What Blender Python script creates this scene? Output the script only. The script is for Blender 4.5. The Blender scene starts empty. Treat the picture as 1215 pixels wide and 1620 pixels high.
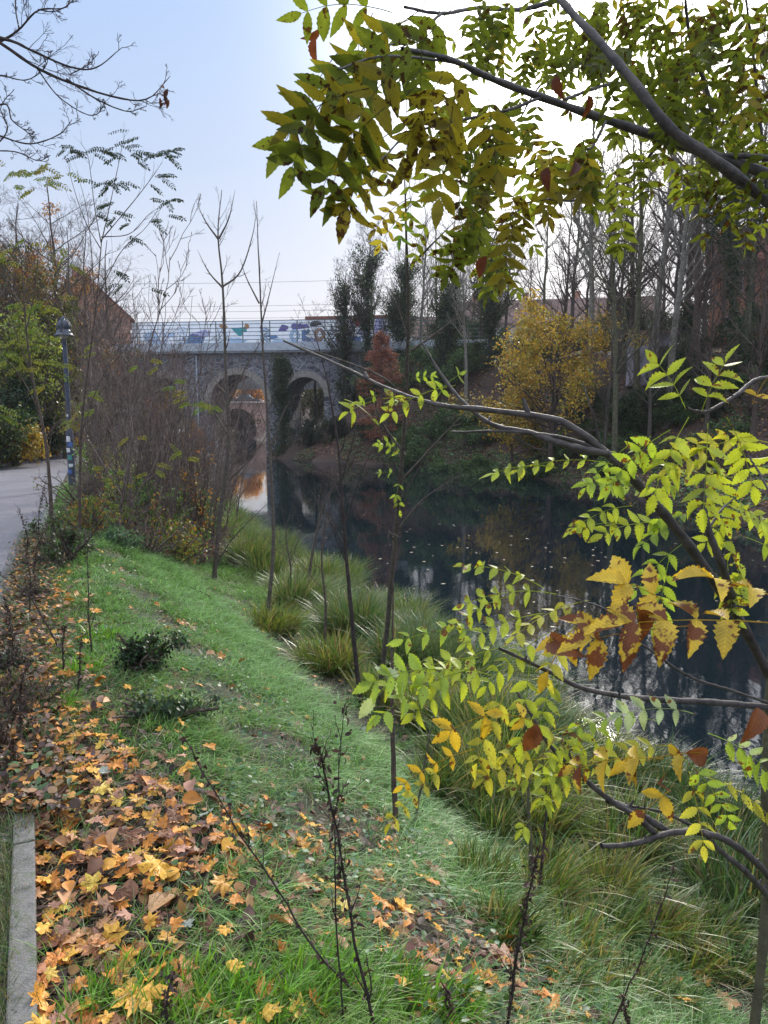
import bpy, math, random
import numpy as np
from mathutils import Vector
C = bpy.context.scene.collection
R = math.radians
rng = np.random.default_rng(7)
random.seed(7)

# ------------------------------------------------------------------ camera
EYE = 1.6
PITCH = 7.5
FPX = 1170.0                       # focal length in pixels of the 1215x1620 photograph
cam_d = bpy.data.cameras.new("camera")
cam = bpy.data.objects.new("camera", cam_d); C.objects.link(cam)
cam.location = (0, 0, EYE); cam.rotation_euler = (R(90 - PITCH), 0, 0)
cam_d.sensor_fit = 'VERTICAL'; cam_d.sensor_height = 36; cam_d.lens = 26
cam_d.clip_start = 0.05; cam_d.clip_end = 3000
bpy.context.scene.camera = cam
# ------------------------------------------------------------------ light
SUN_AZ, SUN_EL = 15.0, 27.0        # azimuth to the right of the view, elevation
SUNV = Vector((math.sin(R(SUN_AZ))*math.cos(R(SUN_EL)), math.cos(R(SUN_AZ))*math.cos(R(SUN_EL)), math.sin(R(SUN_EL))))
world = bpy.data.worlds.new("World"); bpy.context.scene.world = world
world.use_nodes = True
nt = world.node_tree; nt.nodes.clear()
def N(nt, t, **k):
    n = nt.nodes.new(t)
    for a, b in k.items(): setattr(n, a, b)
    return n
sky = N(nt, 'ShaderNodeTexSky', sky_type='NISHITA', sun_disc=False)
sky.sun_elevation = R(SUN_EL); sky.sun_rotation = R(SUN_AZ)
sky.air_density = 1.0; sky.dust_density = 3.0; sky.ozone_density = 1.0
bg = N(nt, 'ShaderNodeBackground'); bg.inputs[1].default_value = 0.09
geo = N(nt, 'ShaderNodeTexCoord'); sep = N(nt, 'ShaderNodeSeparateXYZ')
nt.links.new(geo.outputs['Generated'], sep.inputs[0])
ramp = N(nt, 'ShaderNodeValToRGB')          # thin pale veil, pinker to the horizon; overhead brightness added to lift ambient light
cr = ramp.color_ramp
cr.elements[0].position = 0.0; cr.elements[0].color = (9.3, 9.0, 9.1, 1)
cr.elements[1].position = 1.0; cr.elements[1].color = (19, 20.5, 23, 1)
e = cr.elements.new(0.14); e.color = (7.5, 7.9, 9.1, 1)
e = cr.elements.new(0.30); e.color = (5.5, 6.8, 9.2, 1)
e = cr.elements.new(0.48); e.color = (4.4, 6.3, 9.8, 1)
e = cr.elements.new(0.68); e.color = (17, 18.5, 22, 1)  # bright zenith above the frame, added as ambient fill
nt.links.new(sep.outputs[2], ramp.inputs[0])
dot = N(nt, 'ShaderNodeVectorMath', operation='DOT_PRODUCT'); dot.inputs[1].default_value = SUNV
nrm = N(nt, 'ShaderNodeVectorMath', operation='NORMALIZE'); nt.links.new(geo.outputs['Generated'], nrm.inputs[0])
nt.links.new(nrm.outputs[0], dot.inputs[0])
pw = N(nt, 'ShaderNodeMath', operation='POWER', use_clamp=False); mx = N(nt, 'ShaderNodeMath', operation='MAXIMUM'); mx.inputs[1].default_value = 0
nt.links.new(dot.outputs['Value'], mx.inputs[0]); nt.links.new(mx.outputs[0], pw.inputs[0]); pw.inputs[1].default_value = 70
glow = N(nt, 'ShaderNodeMix', data_type='RGBA', blend_type='ADD', clamp_result=False)
glow.inputs[0].default_value = 1.0
gs = N(nt, 'ShaderNodeVectorMath', operation='SCALE'); gs.inputs[0].default_value = (70, 67, 62)
nt.links.new(pw.outputs[0], gs.inputs['Scale'])
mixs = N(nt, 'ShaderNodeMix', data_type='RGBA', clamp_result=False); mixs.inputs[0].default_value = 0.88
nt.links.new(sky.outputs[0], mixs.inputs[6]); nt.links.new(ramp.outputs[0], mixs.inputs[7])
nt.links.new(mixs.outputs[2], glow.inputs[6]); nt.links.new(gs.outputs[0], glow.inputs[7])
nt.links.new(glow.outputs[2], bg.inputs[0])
wo = N(nt, 'ShaderNodeOutputWorld'); nt.links.new(bg.outputs[0], wo.inputs[0])
sd = bpy.data.lights.new("sun", 'SUN'); sun = bpy.data.objects.new("sun", sd); C.objects.link(sun)
sd.energy = 3.8; sd.angle = R(9); sd.color = (1.0, 0.93, 0.82)
sun.rotation_euler = (-SUNV).to_track_quat('-Z', 'Y').to_euler()
vs = bpy.context.scene.view_settings
vs.view_transform = 'Standard'; vs.look = 'None'; vs.gamma = 1; vs.exposure = 0.2

# ------------------------------------------------------------------ projection of photograph pixels to places
_f = np.array([0, math.cos(R(PITCH)), -math.sin(R(PITCH))]); _u = np.array([0, math.sin(R(PITCH)), math.cos(R(PITCH))]); _r = np.array([1., 0, 0])
_c = np.array([0, 0, EYE])
def ray(px, py): return _f + _r*((px-607.5)/FPX) + _u*((810-py)/FPX)
def atY(px, py, Y):
    r = ray(px, py); return _c + r*(Y/r[1])
def atD(px, py, d): return _c + ray(px, py)*d

# ------------------------------------------------------------------ terrain
WATER = -1.7
def pe(y): return np.interp(y, [-30, 0, 6, 12, 22.4, 34, 50, 60, 75, 110, 400], [14, -.1, -2.95, -5.5, -9.5, -12.6, -15.4, -16.5, -19, -25, -50])
def pl(y): return pe(y) - 2.7
def ns(y): return np.interp(y, [-30, 0, 6.4, 13.4, 22, 37, 50, 57, 66, 80, 106, 116, 400], [20, 6.1, 3.0, -.35, -4.5, -8.1, -11.2, -13.4, -14.0, -19, -24.4, -24.4, -50])
def fs(y): return np.interp(y, [-30, 6, 15, 22, 35.6, 44, 49, 53, 57, 66, 80, 106, 116, 118, 400], [34, 17.5, 14, 11.4, 8.9, 5.5, 0, -6.0, -9.3, -9.3, -12, -18.8, -18.8, -80, -90])
def wob(x, y):
    return (np.sin(x*1.7+y*.9)*.4+np.sin(x*3.1-y*2.3+1)*.25+np.sin(x*6.3+y*5.1+2)*.13+np.sin(x*11-y*9+.5)*.07)
def H(x, y):
    x = np.asarray(x, float); y = np.asarray(y, float)
    p, l, n, f = pe(y), pl(y), ns(y), fs(y)
    u = (x-p)/np.maximum(n-p, .5)
    zb = np.interp(u, [-.02, 0, .12, .47, .75, 1.0, 1.12], [-.03, -.03, -.05, -1.1, -1.42, -1.75, -2.5])
    zb = zb + wob(x, y)*.045*np.clip(u*6, 0, 1)
    s = (x-f)*.88
    zr = np.interp(s, [-.8, 0, .4, 3, 9, 13, 40, 400], [-2.5, -1.8, -1.35, .1, 4.6, 5.6, 6.2, 6.2]) + wob(x*.4, y*.4)*.25*np.clip(s, 0, 1)
    zl = np.interp(l-x, [0, .15, 6, 14, 400], [-.03, 0.03, .5, 1.6, 1.8]) + wob(x*.5, y*.5)*.08*np.clip(l-x, 0, 1)
    z_end = 2.9+0*zr; zr = np.minimum(zr, np.interp(y, [116, 117.5], [6.3, 2.9]))
    z = np.where(x < l, zl, np.where(x < p, -.03, np.where(u < 1.12, zb, np.where(s < -.8, -2.5, zr))))
    z = np.where((u >= 1.12) & (s < -.8), -2.5, z)
    z = np.where(y > 117, 2.9, z)
    return z
def gnd(px, py, zoff=0.0):
    r = ray(px, py); t = 1.0
    while t < 160:
        q = _c + r*t
        if q[2] < float(H(q[0], q[1])): break
        t *= 1.012
    lo, hi = t/1.012, t
    for _ in range(12):
        m = (lo+hi)/2; q = _c+r*m
        if q[2] < float(H(q[0], q[1])): hi = m
        else: lo = m
    q = _c+r*hi; q[2] = float(H(q[0], q[1]))+zoff
    return q
def gp(x, y, zo=0.0): return np.array([x, y, float(H(x, y))+zo])

# ------------------------------------------------------------------ materials
def newmat(name):
    m = bpy.data.materials.new(name); m.use_nodes = True
    t = m.node_tree; t.nodes.clear(); o = N(t, 'ShaderNodeOutputMaterial'); return m, t, o
def noise(t, scale, detail=4, rough=.6, coord='Object', vec=None):
    c = N(t, 'ShaderNodeTexCoord'); n = N(t, 'ShaderNodeTexNoise'); n.inputs['Scale'].default_value = scale
    n.inputs['Detail'].default_value = detail; n.inputs['Roughness'].default_value = rough
    t.links.new(c.outputs[coord] if vec is None else vec, n.inputs['Vector']); return n
def rampn(t, src, stops):
    r = N(t, 'ShaderNodeValToRGB'); els = r.color_ramp.elements
    while len(els) < len(stops): els.new(.5)
    for e, (p, c) in zip(els, stops): e.position = p; e.color = (*c, 1)
    t.links.new(src, r.inputs[0]); return r
def mixc(t, a, b, fac, mode='MIX'):
    m = N(t, 'ShaderNodeMix', data_type='RGBA', blend_type=mode)
    for s, v in ((0, fac), (6, a), (7, b)):
        if isinstance(v, (int, float)): m.inputs[s].default_value = v
        elif isinstance(v, tuple): m.inputs[s].default_value = (*v, 1)
        else: t.links.new(v, m.inputs[s])
    return m.outputs[2]
def surf(name, c1, c2, scale=8, rough=.85, bump=.3, bscale=None, metal=0.0, detail=5, c3=None, spec=.3):
    m, t, o = newmat(name); b = N(t, 'ShaderNodeBsdfPrincipled')
    n = noise(t, scale, detail)
    st = [(.35, c1), (.65, c2)] if c3 is None else [(.3, c1), (.52, c2), (.7, c3)]
    rr = rampn(t, n.outputs[0], st); t.links.new(rr.outputs[0], b.inputs['Base Color'])
    b.inputs['Roughness'].default_value = rough; b.inputs['Metallic'].default_value = metal
    b.inputs['Specular IOR Level'].default_value = spec
    if bump:
        n2 = noise(t, bscale or scale*4, 6); bb = N(t, 'ShaderNodeBump'); bb.inputs['Strength'].default_value = bump; bb.inputs['Distance'].default_value = .02
        t.links.new(n2.outputs[0], bb.inputs['Height']); t.links.new(bb.outputs[0], b.inputs['Normal'])
    t.links.new(b.outputs[0], o.inputs[0]); return m
def leafmat(name, trans=.45, rough=.45, spots=0.0, spotcol=(.09, .03, .01), veins=False, src='attr', sscale=60, gloss=.12, tint=(1.2, 1.15, .6)):
    m, t, o = newmat(name)
    if src == 'attr': a = N(t, 'ShaderNodeAttribute', attribute_name='Col'); col = a.outputs['Color']
    else: a = N(t, 'ShaderNodeObjectInfo'); col = a.outputs['Color']
    nz = noise(t, 30 if src == 'attr' else 14, 3); v = rampn(t, nz.outputs[0], [(.3, (.72, .72, .72)), (.7, (1.2, 1.2, 1.2))])
    col = mixc(t, col, v.outputs[0], 1.0, 'MULTIPLY')
    if spots:
        sn = noise(t, sscale, 3, .55); big = noise(t, 5, 2)
        ad = N(t, 'ShaderNodeMath', operation='MULTIPLY_ADD'); t.links.new(big.outputs[0], ad.inputs[0]); ad.inputs[1].default_value = .55; t.links.new(sn.outputs[0], ad.inputs[2])
        sr = rampn(t, ad.outputs[0], [(1.0-spots*.35-.03, (0, 0, 0)), (1.0-spots*.35+.01, (1, 1, 1))])
        col = mixc(t, col, spotcol, sr.outputs[0])
    hgt = None
    if veins:
        uv = N(t, 'ShaderNodeUVMap'); sp = N(t, 'ShaderNodeSeparateXYZ'); t.links.new(uv.outputs[0], sp.inputs[0])
        ab = N(t, 'ShaderNodeMath', operation='ABSOLUTE'); t.links.new(sp.outputs[1], ab.inputs[0])
        ma = N(t, 'ShaderNodeMath', operation='MULTIPLY_ADD'); t.links.new(ab.outputs[0], ma.inputs[0]); ma.inputs[1].default_value = -.35; t.links.new(sp.outputs[0], ma.inputs[2])
        sc = N(t, 'ShaderNodeMath', operation='MULTIPLY'); t.links.new(ma.outputs[0], sc.inputs[0]); sc.inputs[1].default_value = 62
        si = N(t, 'ShaderNodeMath', operation='SINE'); t.links.new(sc.outputs[0], si.inputs[0])
        vr = rampn(t, si.outputs[0], [(.75, (1, 1, 1)), (1.0, (.68, .70, .6))])
        mr = rampn(t, ab.outputs[0], [(.0, (1.25, 1.25, 1.0)), (.07, (1, 1, 1))])
        col = mixc(t, col, vr.outputs[0], 1.0, 'MULTIPLY'); col = mixc(t, col, mr.outputs[0], 1.0, 'MULTIPLY')
        hgt = si.outputs[0]
    d = N(t, 'ShaderNodeBsdfPrincipled'); d.inputs['Roughness'].default_value = rough; d.inputs['Specular IOR Level'].default_value = gloss*3
    t.links.new(col, d.inputs['Base Color'])
    tr = N(t, 'ShaderNodeBsdfTranslucent'); tc = mixc(t, col, tint, 1.0, 'MULTIPLY'); t.links.new(tc, tr.inputs['Color'])
    if hgt is not None:
        bb = N(t, 'ShaderNodeBump'); bb.inputs['Strength'].default_value = .25; bb.inputs['Distance'].default_value = .001
        t.links.new(hgt, bb.inputs['Height']); t.links.new(bb.outputs[0], d.inputs['Normal'])
    mx = N(t, 'ShaderNodeMixShader'); mx.inputs[0].default_value = trans
    t.links.new(d.outputs[0], mx.inputs[1]); t.links.new(tr.outputs[0], mx.inputs[2]); t.links.new(mx.outputs[0], o.inputs[0])
    return m
M = {}
M['bark'] = surf('bark_grey', (.075, .058, .048), (.15, .125, .105), 30, .85, .6, 90)
M['bark_brown'] = surf('bark_brown', (.06, .042, .034), (.14, .105, .085), 22, .85, .5, 90)
M['bark_pale'] = surf('bark_pale', (.13, .115, .095), (.27, .25, .21), 8, .85, .5, 40)
M['bark_green'] = surf('bark_mossy', (.07, .065, .04), (.14, .135, .08), 9, .9, .5, 60)
M['bark_thicket'] = surf('bark_thicket', (.085, .058, .052), (.21, .16, .14), 16, .8, .4, 90)
M['bark_dark'] = surf('bark_dark', (.03, .022, .02), (.075, .055, .05), 25, .8, .6, 120)
M['bark_smooth'] = surf('bark_smooth_lilac', (.038, .032, .031), (.105, .09, .083), 26, .6, .35, 140, spec=.4)
M['leaf'] = leafmat('leaf_small', .4)
M['ash'] = leafmat('leaf_ash', .62, .4, .33, (.05, .025, .01), True, tint=(1.15, 1.2, .55))
M['ash_low'] = leafmat('leaf_ash_yellowing', .45, .42, .25, (.17, .07, .015), True)
M['ash_brown'] = leafmat('leaf_ash_browned', .35, .5, .48, (.16, .05, .015), True, sscale=34)
M['fallen'] = leafmat('leaf_fallen', .12, .5, .28, (.16, .055, .02), False, 'obj', 40, gloss=.1)
M['litter'] = leafmat('leaf_litter', .08, .6, gloss=.1)
M['grass'] = leafmat('grass_blade', .35, .45, gloss=.15, tint=(1.1, 1.2, .7))
M['reed'] = leafmat('reed_blade', .35, .4, gloss=.2)

# ------------------------------------------------------------------ mesh building
class MB:
    def __init__(s): s.V = []; s.F = {3: [], 4: []}; s.col = []; s.uv = []; s.n = 0
    def add(s, V, F, col=None, uv=None):
        V = np.asarray(V, float).reshape(-1, 3); s.V.append(V)
        if not isinstance(F, (list, tuple)): F = [F]
        for f in F:
            f = np.asarray(f, int)
            if f.size: s.F[f.shape[-1]].append(f.reshape(-1, f.shape[-1])+s.n)
        s.col.append(np.ones((len(V), 3)) if col is None else np.broadcast_to(col, (len(V), 3)))
        s.uv.append(np.zeros((len(V), 2)) if uv is None else uv)
        s.n += len(V); return s
    def mesh(s, name, mat, origin=(0, 0, 0), smooth=True, attrs=True):
        V = np.concatenate(s.V)-np.array(origin); me = bpy.data.meshes.new(name)
        q = np.concatenate(s.F[4]) if s.F[4] else np.zeros((0, 4), int)
        t = np.concatenate(s.F[3]) if s.F[3] else np.zeros((0, 3), int)
        li = np.concatenate([q.ravel(), t.ravel()]).astype(np.int32)
        me.vertices.add(len(V)); me.vertices.foreach_set('co', V.astype(np.float32).ravel())
        me.loops.add(len(li)); me.loops.foreach_set('vertex_index', li)
        me.polygons.add(len(q)+len(t))
        st = np.concatenate([np.arange(len(q))*4, len(q)*4+np.arange(len(t))*3]).astype(np.int32)
        me.polygons.foreach_set('loop_start', st)
        me.update(calc_edges=True)
        me.polygons.foreach_set('use_smooth', np.full(len(q)+len(t), smooth))
        if attrs:
            a = me.color_attributes.new('Col', 'FLOAT_COLOR', 'POINT'); c = np.ones((len(V), 4), np.float32); c[:, :3] = np.concatenate(s.col)
            a.data.foreach_set('color', c.ravel())
            uv = np.concatenate(s.uv)
            if np.any(uv):
                l = me.uv_layers.new(name='UVMap'); l.data.foreach_set('uv', uv[li].astype(np.float32).ravel())
        me.validate(); 
        if mat: me.materials.append(mat)
        return me
    def build(s, name, mat, parent=None, smooth=True):
        o0 = (0, 0, 0)
        if parent is not None:
            p = parent
            while p is not None: o0 = tuple(np.array(o0)+np.array(p.location)); p = p.parent
        o = bpy.data.objects.new(name, s.mesh(name, mat, o0, smooth)); C.objects.link(o)
        if parent is not None: o.parent = parent
        return o
def tag(o, label, cat, group=None, kind=None):
    o['label'] = label; o['category'] = cat
    if group: o['group'] = group
    if kind: o['kind'] = kind
    return o
def thing(name, label, cat, loc=(0, 0, 0), group=None):
    o = bpy.data.objects.new(name, None); C.objects.link(o); o.location = tuple(float(v) for v in loc); o.empty_display_size = .2
    return tag(o, label, cat, group)
def struct(o): o['kind'] = 'structure'; return o
def dup(root, loc, rotz=0, sc=1.0, label=None, group=None, tilt=(0, 0)):
    r = root.copy(); C.objects.link(r); r.location = tuple(float(v) for v in loc); r.rotation_euler = (tilt[0], tilt[1], rotz); r.scale = (sc,)*3 if np.isscalar(sc) else sc
    if label: r['label'] = label
    if group: r['group'] = group
    for ch in list(root.children):
        c = ch.copy(); C.objects.link(c); c.parent = r
        for g in ch.children:
            d = g.copy(); C.objects.link(d); d.parent = c
    return r
def box(mb, c, s, rz=0.0, col=None):
    c = np.array(c, float); h = np.array(s, float)/2
    v = np.array([[x, y, z] for x in (-1, 1) for y in (-1, 1) for z in (-1, 1)])*h
    ca, sa = math.cos(rz), math.sin(rz)
    v = np.stack([v[:, 0]*ca-v[:, 1]*sa, v[:, 0]*sa+v[:, 1]*ca, v[:, 2]], 1)+c
    mb.add(v, np.array([[0, 1, 3, 2], [4, 6, 7, 5], [0, 4, 5, 1], [2, 3, 7, 6], [0, 2, 6, 4], [1, 5, 7, 3]]), col); return mb
def nz(a): return a/np.maximum(np.linalg.norm(a, axis=-1, keepdims=True), 1e-9)
def tubes(mb, P, Rd, sides=4, col=None):
    """P: n x k x 3 polylines, Rd: n x k radii"""
    P = np.asarray(P, float); Rd = np.asarray(Rd, float)
    if P.ndim == 2: P = P[None]; Rd = Rd[None]
    n, k, _ = P.shape
    T = np.empty_like(P); T[:, 1:-1] = P[:, 2:]-P[:, :-2]; T[:, 0] = P[:, 1]-P[:, 0]; T[:, -1] = P[:, -1]-P[:, -2]; T = nz(T)
    m = nz(P[:, -1]-P[:, 0]); ref = np.where(np.abs(m[:, 2:3]) > .8, [[1., 0, 0]], [[0, 0, 1.]])[:, None, :]
    A = nz(np.cross(T, ref)); B = np.cross(T, A)
    th = np.arange(sides)*2*math.pi/sides
    V = P[:, :, None, :]+Rd[:, :, None, None]*(A[:, :, None, :]*np.cos(th)[:, None]+B[:, :, None, :]*np.sin(th)[:, None])
    i = np.arange(k-1)[:, None]*sides; j = np.arange(sides)[None]; jn = (j+1) % sides
    q = np.stack([i+j, i+jn, i+sides+jn, i+sides+j], -1).reshape(-1, 4)
    F = (q[None]+(np.arange(n)*k*sides)[:, None, None]).reshape(-1, 4)
    mb.add(V.reshape(-1, 3), F, col); return mb
def smooth_line(pts, k=16):
    p = np.array(pts, float); n = len(p)
    if n == 2: return p[0]+(p[1]-p[0])*np.linspace(0, 1, k)[:, None]
    q = np.vstack([2*p[0]-p[1], p, 2*p[-1]-p[-2]]); out = []
    for s in np.linspace(0, n-1-1e-6, k):
        i = int(s); t = s-i; a, b, c, d = q[i], q[i+1], q[i+2], q[i+3]
        out.append(.5*((2*b)+(-a+c)*t+(2*a-5*b+4*c-d)*t*t+(-a+3*b-3*c+d)*t**3))
    return np.array(out)
def stroke(mb, pts, r0, r1, sides=7, k=18, w=.0):
    L = smooth_line(pts, k); 
    if w: L = L+np.cumsum(rng.normal(0, w, L.shape), 0)*np.linspace(0, 1, k)[:, None]*.5
    rr = np.linspace(r0, r1, k)*(1+.12*np.sin(np.arange(k)*2.1+r0*900)*(r0 > .004))
    tubes(mb, L, rr, sides); return L
def grow(P, Rr, n, t0, t1, ln, ang, up, K=5, rs=.5, wobn=.12, rmin=.002, out=None, seed=None, taper=.25):
    """n children on every parent polyline; returns polylines and radii"""
    g = rng if seed is None else np.random.default_rng(seed)
    m, k, _ = P.shape; t = g.uniform(t0, t1, (m, n)); f = t*(k-1); i = np.minimum(f.astype(int), k-2); fr = (f-i)[..., None]
    ii = np.arange(m)[:, None]; p = P[ii, i]*(1-fr)+P[ii, i+1]*fr; T = nz(P[ii, i+1]-P[ii, i]); r = (Rr[ii, i]*(1-fr[..., 0])+Rr[ii, i+1]*fr[..., 0])
    pl_ = np.linalg.norm(P[:, -1]-P[:, 0], axis=1)[:, None]
    p = p.reshape(-1, 3); T = T.reshape(-1, 3); r = r.ravel(); t = t.ravel(); L = (pl_*np.ones((1, n))).ravel()*ln*(1.05-.65*t)*g.uniform(.6, 1.25, len(t))
    rnd = g.normal(0, 1, T.shape); perp = nz(rnd-T*np.sum(rnd*T, 1, keepdims=True))
    a = ang*g.uniform(.7, 1.3, len(t))[:, None]
    d = nz(T*np.cos(a)+perp*np.sin(a)); seg = (L/(K-1))[:, None]; out_ = [p]
    for _ in range(K-1):
        p = p+d*seg; out_.append(p); d = nz(d+np.array([0, 0, up])+g.normal(0, wobn, d.shape))
    r0 = np.maximum(r*rs, rmin); Rn = r0[:, None]*np.linspace(1, taper, K)[None]; Rn = np.maximum(Rn, rmin*.6)
    return np.stack(out_, 1), Rn

# leaf templates: vertices (u, v, w), faces, 
def strip_template(us, ws, serr=0.0, curl=.12, fold=.12):
    V = []; F = []
    for i, (u, w) in enumerate(zip(us, ws)):
        w2 = w*(1+(serr if i % 2 else -serr)); z = -curl*u*u
        V += [(u, w2, z+fold*w2), (u, 0, z), (u, -w2, z+fold*w2)]
        if i: b = 3*i; F += [(b-3, b-2, b+1, b), (b-2, b-1, b+2, b+1)]
    return np.array(V), np.array(F)
_u1 = np.linspace(0, 1, 15); LT_HERO = strip_template(_u1, .5*np.sin(np.pi*_u1**.85)**.9*(1-.25*_u1)*1.12, .07)
LT_SERR = strip_template(_u1, .5*np.sin(np.pi*_u1**.85)**.9*(1-.2*_u1)*1.08, .15, .16, .2)
_u2 = np.linspace(0, 1, 6); LT_MID = strip_template(_u2, .5*np.sin(np.pi*_u2**.9)**.8)
LT_Q = (np.array([(0, 0, 0), (.45, .5, .1), (1, 0, -.05), (.5, -.5, .1)]), np.array([(0, 1, 2, 3)]))
def leaves(mb, pos, d, nr, L, W, col, T=LT_Q, curl=None):
    pos = np.asarray(pos, float); n = len(pos)
    if n == 0: return mb
    d = nz(np.asarray(d, float)); s = nz(np.cross(nr, d)); m = np.cross(d, s); tv, tf = T; k = len(tv)
    L = np.broadcast_to(L, (n,)); W = np.broadcast_to(W, (n,)); c = np.ones(n) if curl is None else curl
    V = pos[:, None]+tv[None, :, 0, None]*(L[:, None, None]*d[:, None])+tv[None, :, 1, None]*(W[:, None, None]*s[:, None])+tv[None, :, 2, None]*((L*c)[:, None, None]*m[:, None])
    F = (tf[None]+(np.arange(n)*k)[:, None, None]).reshape(-1, tf.shape[1])
    uv = np.tile(np.stack([tv[:, 0], tv[:, 1]*2], 1), (n, 1)) if k > 4 else None
    mb.add(V.reshape(-1, 3), F, np.repeat(np.broadcast_to(col, (n, 3)), k, 0), uv); return mb
def rand_dirs(n, g=None):
    return nz((g or rng).normal(0, 1, (n, 3)))
def pick(cols, n, p=None, jit=.15, g=None):
    g = g or rng
    c = np.array(cols, float)[g.choice(len(cols), n, p=p)]
    return np.clip(c*(1+g.normal(0, jit, (n, 1)))*(1+g.normal(0, jit*.4, (n, 3))), 0.002, .9)
def blades(mb, root, d, L, W, bend, col, tipcol=None, K=4):
    """tapering bending grass blades"""
    n = len(root); d = nz(d); az = rng.uniform(0, 2*math.pi, n); side = np.stack([np.cos(az), np.sin(az), np.zeros(n)], 1)
    V = []; cc = []
    tipcol = col if tipcol is None else tipcol
    for i in range(K):
        s = i/(K-1)
        p = root+d*(L*s)[:, None]+bend*(L*s*s)[:, None]+np.array([0, 0, -1])*(L*.35*np.linalg.norm(bend, axis=1)*s**3)[:, None]
        w = W*(1-s**1.6)*.5
        c = col*(1-s)+tipcol*s
        if i < K-1: V += [p+side*w[:, None], p-side*w[:, None]]; cc += [c, c]
        else: V += [p]; cc += [c]
    V = np.stack(V, 1); k = V.shape[1]; cc = np.stack(cc, 1)
    q = np.array([(2*i, 2*i+1, 2*i+3, 2*i+2) for i in range(K-2)]); t = np.array([(2*(K-2), 2*(K-2)+1, 2*(K-2)+2)])
    off = (np.arange(n)*k)[:, None, None]
    mb.add(V.reshape(-1, 3), [(q[None]+off).reshape(-1, 4), (t[None]+off).reshape(-1, 3)], cc.reshape(-1, 3)); return mb
#==PART2==
# ------------------------------------------------------------------ ground, path, water
def graded(lo, hi, step, far, fstep):
    a = list(np.arange(lo, hi, step)); s = fstep; x = hi
    while x < far: a.append(x); x += s; s *= 1.06
    a.append(far); return a
xs = np.array(graded(0, 6, .09, 500, .14)); xs = np.concatenate([-xs[:0:-1], xs])
ys = np.array([-60, -40, -25, -15, -10, -7, -5, -4, -3, -2.2, -1.5, -.9]+graded(-.5, 14, .1, 900, .15))
GX, GY = np.meshgrid(xs, ys); GZ = H(GX, GY)
u = (GX-pe(GY))/(ns(GY)-pe(GY)); n_ = wob(GX*1.3, GY*1.1)+.5*wob(GX*3+5, GY*3)
soil = np.array([.035, .024, .02]); lit = np.array([.085, .052, .036]); gr = np.array([.022, .04, .014]); mud = np.array([.03, .026, .02])
g = np.clip(.7+n_*.6-np.clip((3.4-GY)*.6, 0, 1), 0, 1)*((u > 0) & (u < .62))
col = soil*(1-g[..., None])+gr*g[..., None]
far = (GX > fs(GY)-1); fl = np.clip(.55+.7*wob(GX*.7, GY*.9), 0, 1)[..., None]
col = np.where(far[..., None], lit*fl+soil*1.3*(1-fl), col)
left = (GX < pl(GY)); col = np.where(left[..., None], gr*1.6*(1-fl*.5)+lit*fl*.5, col)
nr_, nc_ = GX.shape; idx = np.arange(nr_*nc_).reshape(nr_, nc_)
mb = MB(); mb.add(np.stack([GX, GY, GZ], -1).reshape(-1, 3), np.stack([idx[:-1, :-1], idx[:-1, 1:], idx[1:, 1:], idx[1:, :-1]], -1).reshape(-1, 4), col.reshape(-1, 3))
m, t, o = newmat('ground_soil'); b = N(t, 'ShaderNodeBsdfPrincipled'); a = N(t, 'ShaderNodeAttribute', attribute_name='Col')
n1 = noise(t, 7, 8, .7); r1 = rampn(t, n1.outputs[0], [(.3, (.5, .45, .45)), (.7, (1.6, 1.5, 1.5))]); n2 = noise(t, 55, 4, .7)
t.links.new(mixc(t, a.outputs['Color'], r1.outputs[0], 1.0, 'MULTIPLY'), b.inputs['Base Color']); b.inputs['Roughness'].default_value = .9
bb = N(t, 'ShaderNodeBump'); bb.inputs['Strength'].default_value = .9; bb.inputs['Distance'].default_value = .03; t.links.new(n2.outputs[0], bb.inputs['Height']); t.links.new(bb.outputs[0], b.inputs['Normal']); t.links.new(b.outputs[0], o.inputs[0])
struct(mb.build('ground', m))
# path: asphalt sheet above the ground, 2.5 m wide
py_ = np.concatenate([np.arange(-6, 80, .5)]); mb = MB(); rows = []
for y in py_:
    for k in range(7):
        x = pe(y)-.02-(2.66*k/6); rows.append((x, y, .004+.02*math.sin(k/6*math.pi)))
k = np.arange(len(py_)-1)[:, None]*7+np.arange(6)[None]
mb.add(rows, np.stack([k, k+7, k+8, k+1], -1).reshape(-1, 4))
m, t, o = newmat('asphalt_path'); b = N(t, 'ShaderNodeBsdfPrincipled')
n1 = noise(t, 1.3, 6, .7); n2 = noise(t, 160, 3, .8)
c = mixc(t, rampn(t, n1.outputs[0], [(.3, (.115, .11, .125)), (.7, (.17, .165, .185))]).outputs[0], rampn(t, n2.outputs[0], [(.35, (.6, .6, .6)), (.65, (1.3, 1.3, 1.3))]).outputs[0], 1.0, 'MULTIPLY')
tcx = N(t, 'ShaderNodeTexCoord'); mpx = N(t, 'ShaderNodeMapping'); mpx.inputs['Rotation'].default_value = (0, 0, .43); t.links.new(tcx.outputs['Object'], mpx.inputs[0])
bk = N(t, 'ShaderNodeTexBrick'); bk.inputs['Scale'].default_value = 5; bk.inputs['Mortar Size'].default_value = .012; bk.inputs['Color1'].default_value = (1, 1, 1, 1); bk.inputs['Color2'].default_value = (.86, .86, .88, 1); bk.inputs['Mortar'].default_value = (.55, .55, .55, 1); t.links.new(mpx.outputs[0], bk.inputs[0])
c = mixc(t, c, bk.outputs[0], 1.0, 'MULTIPLY')
t.links.new(c, b.inputs['Base Color']); b.inputs['Roughness'].default_value = .75
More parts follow.
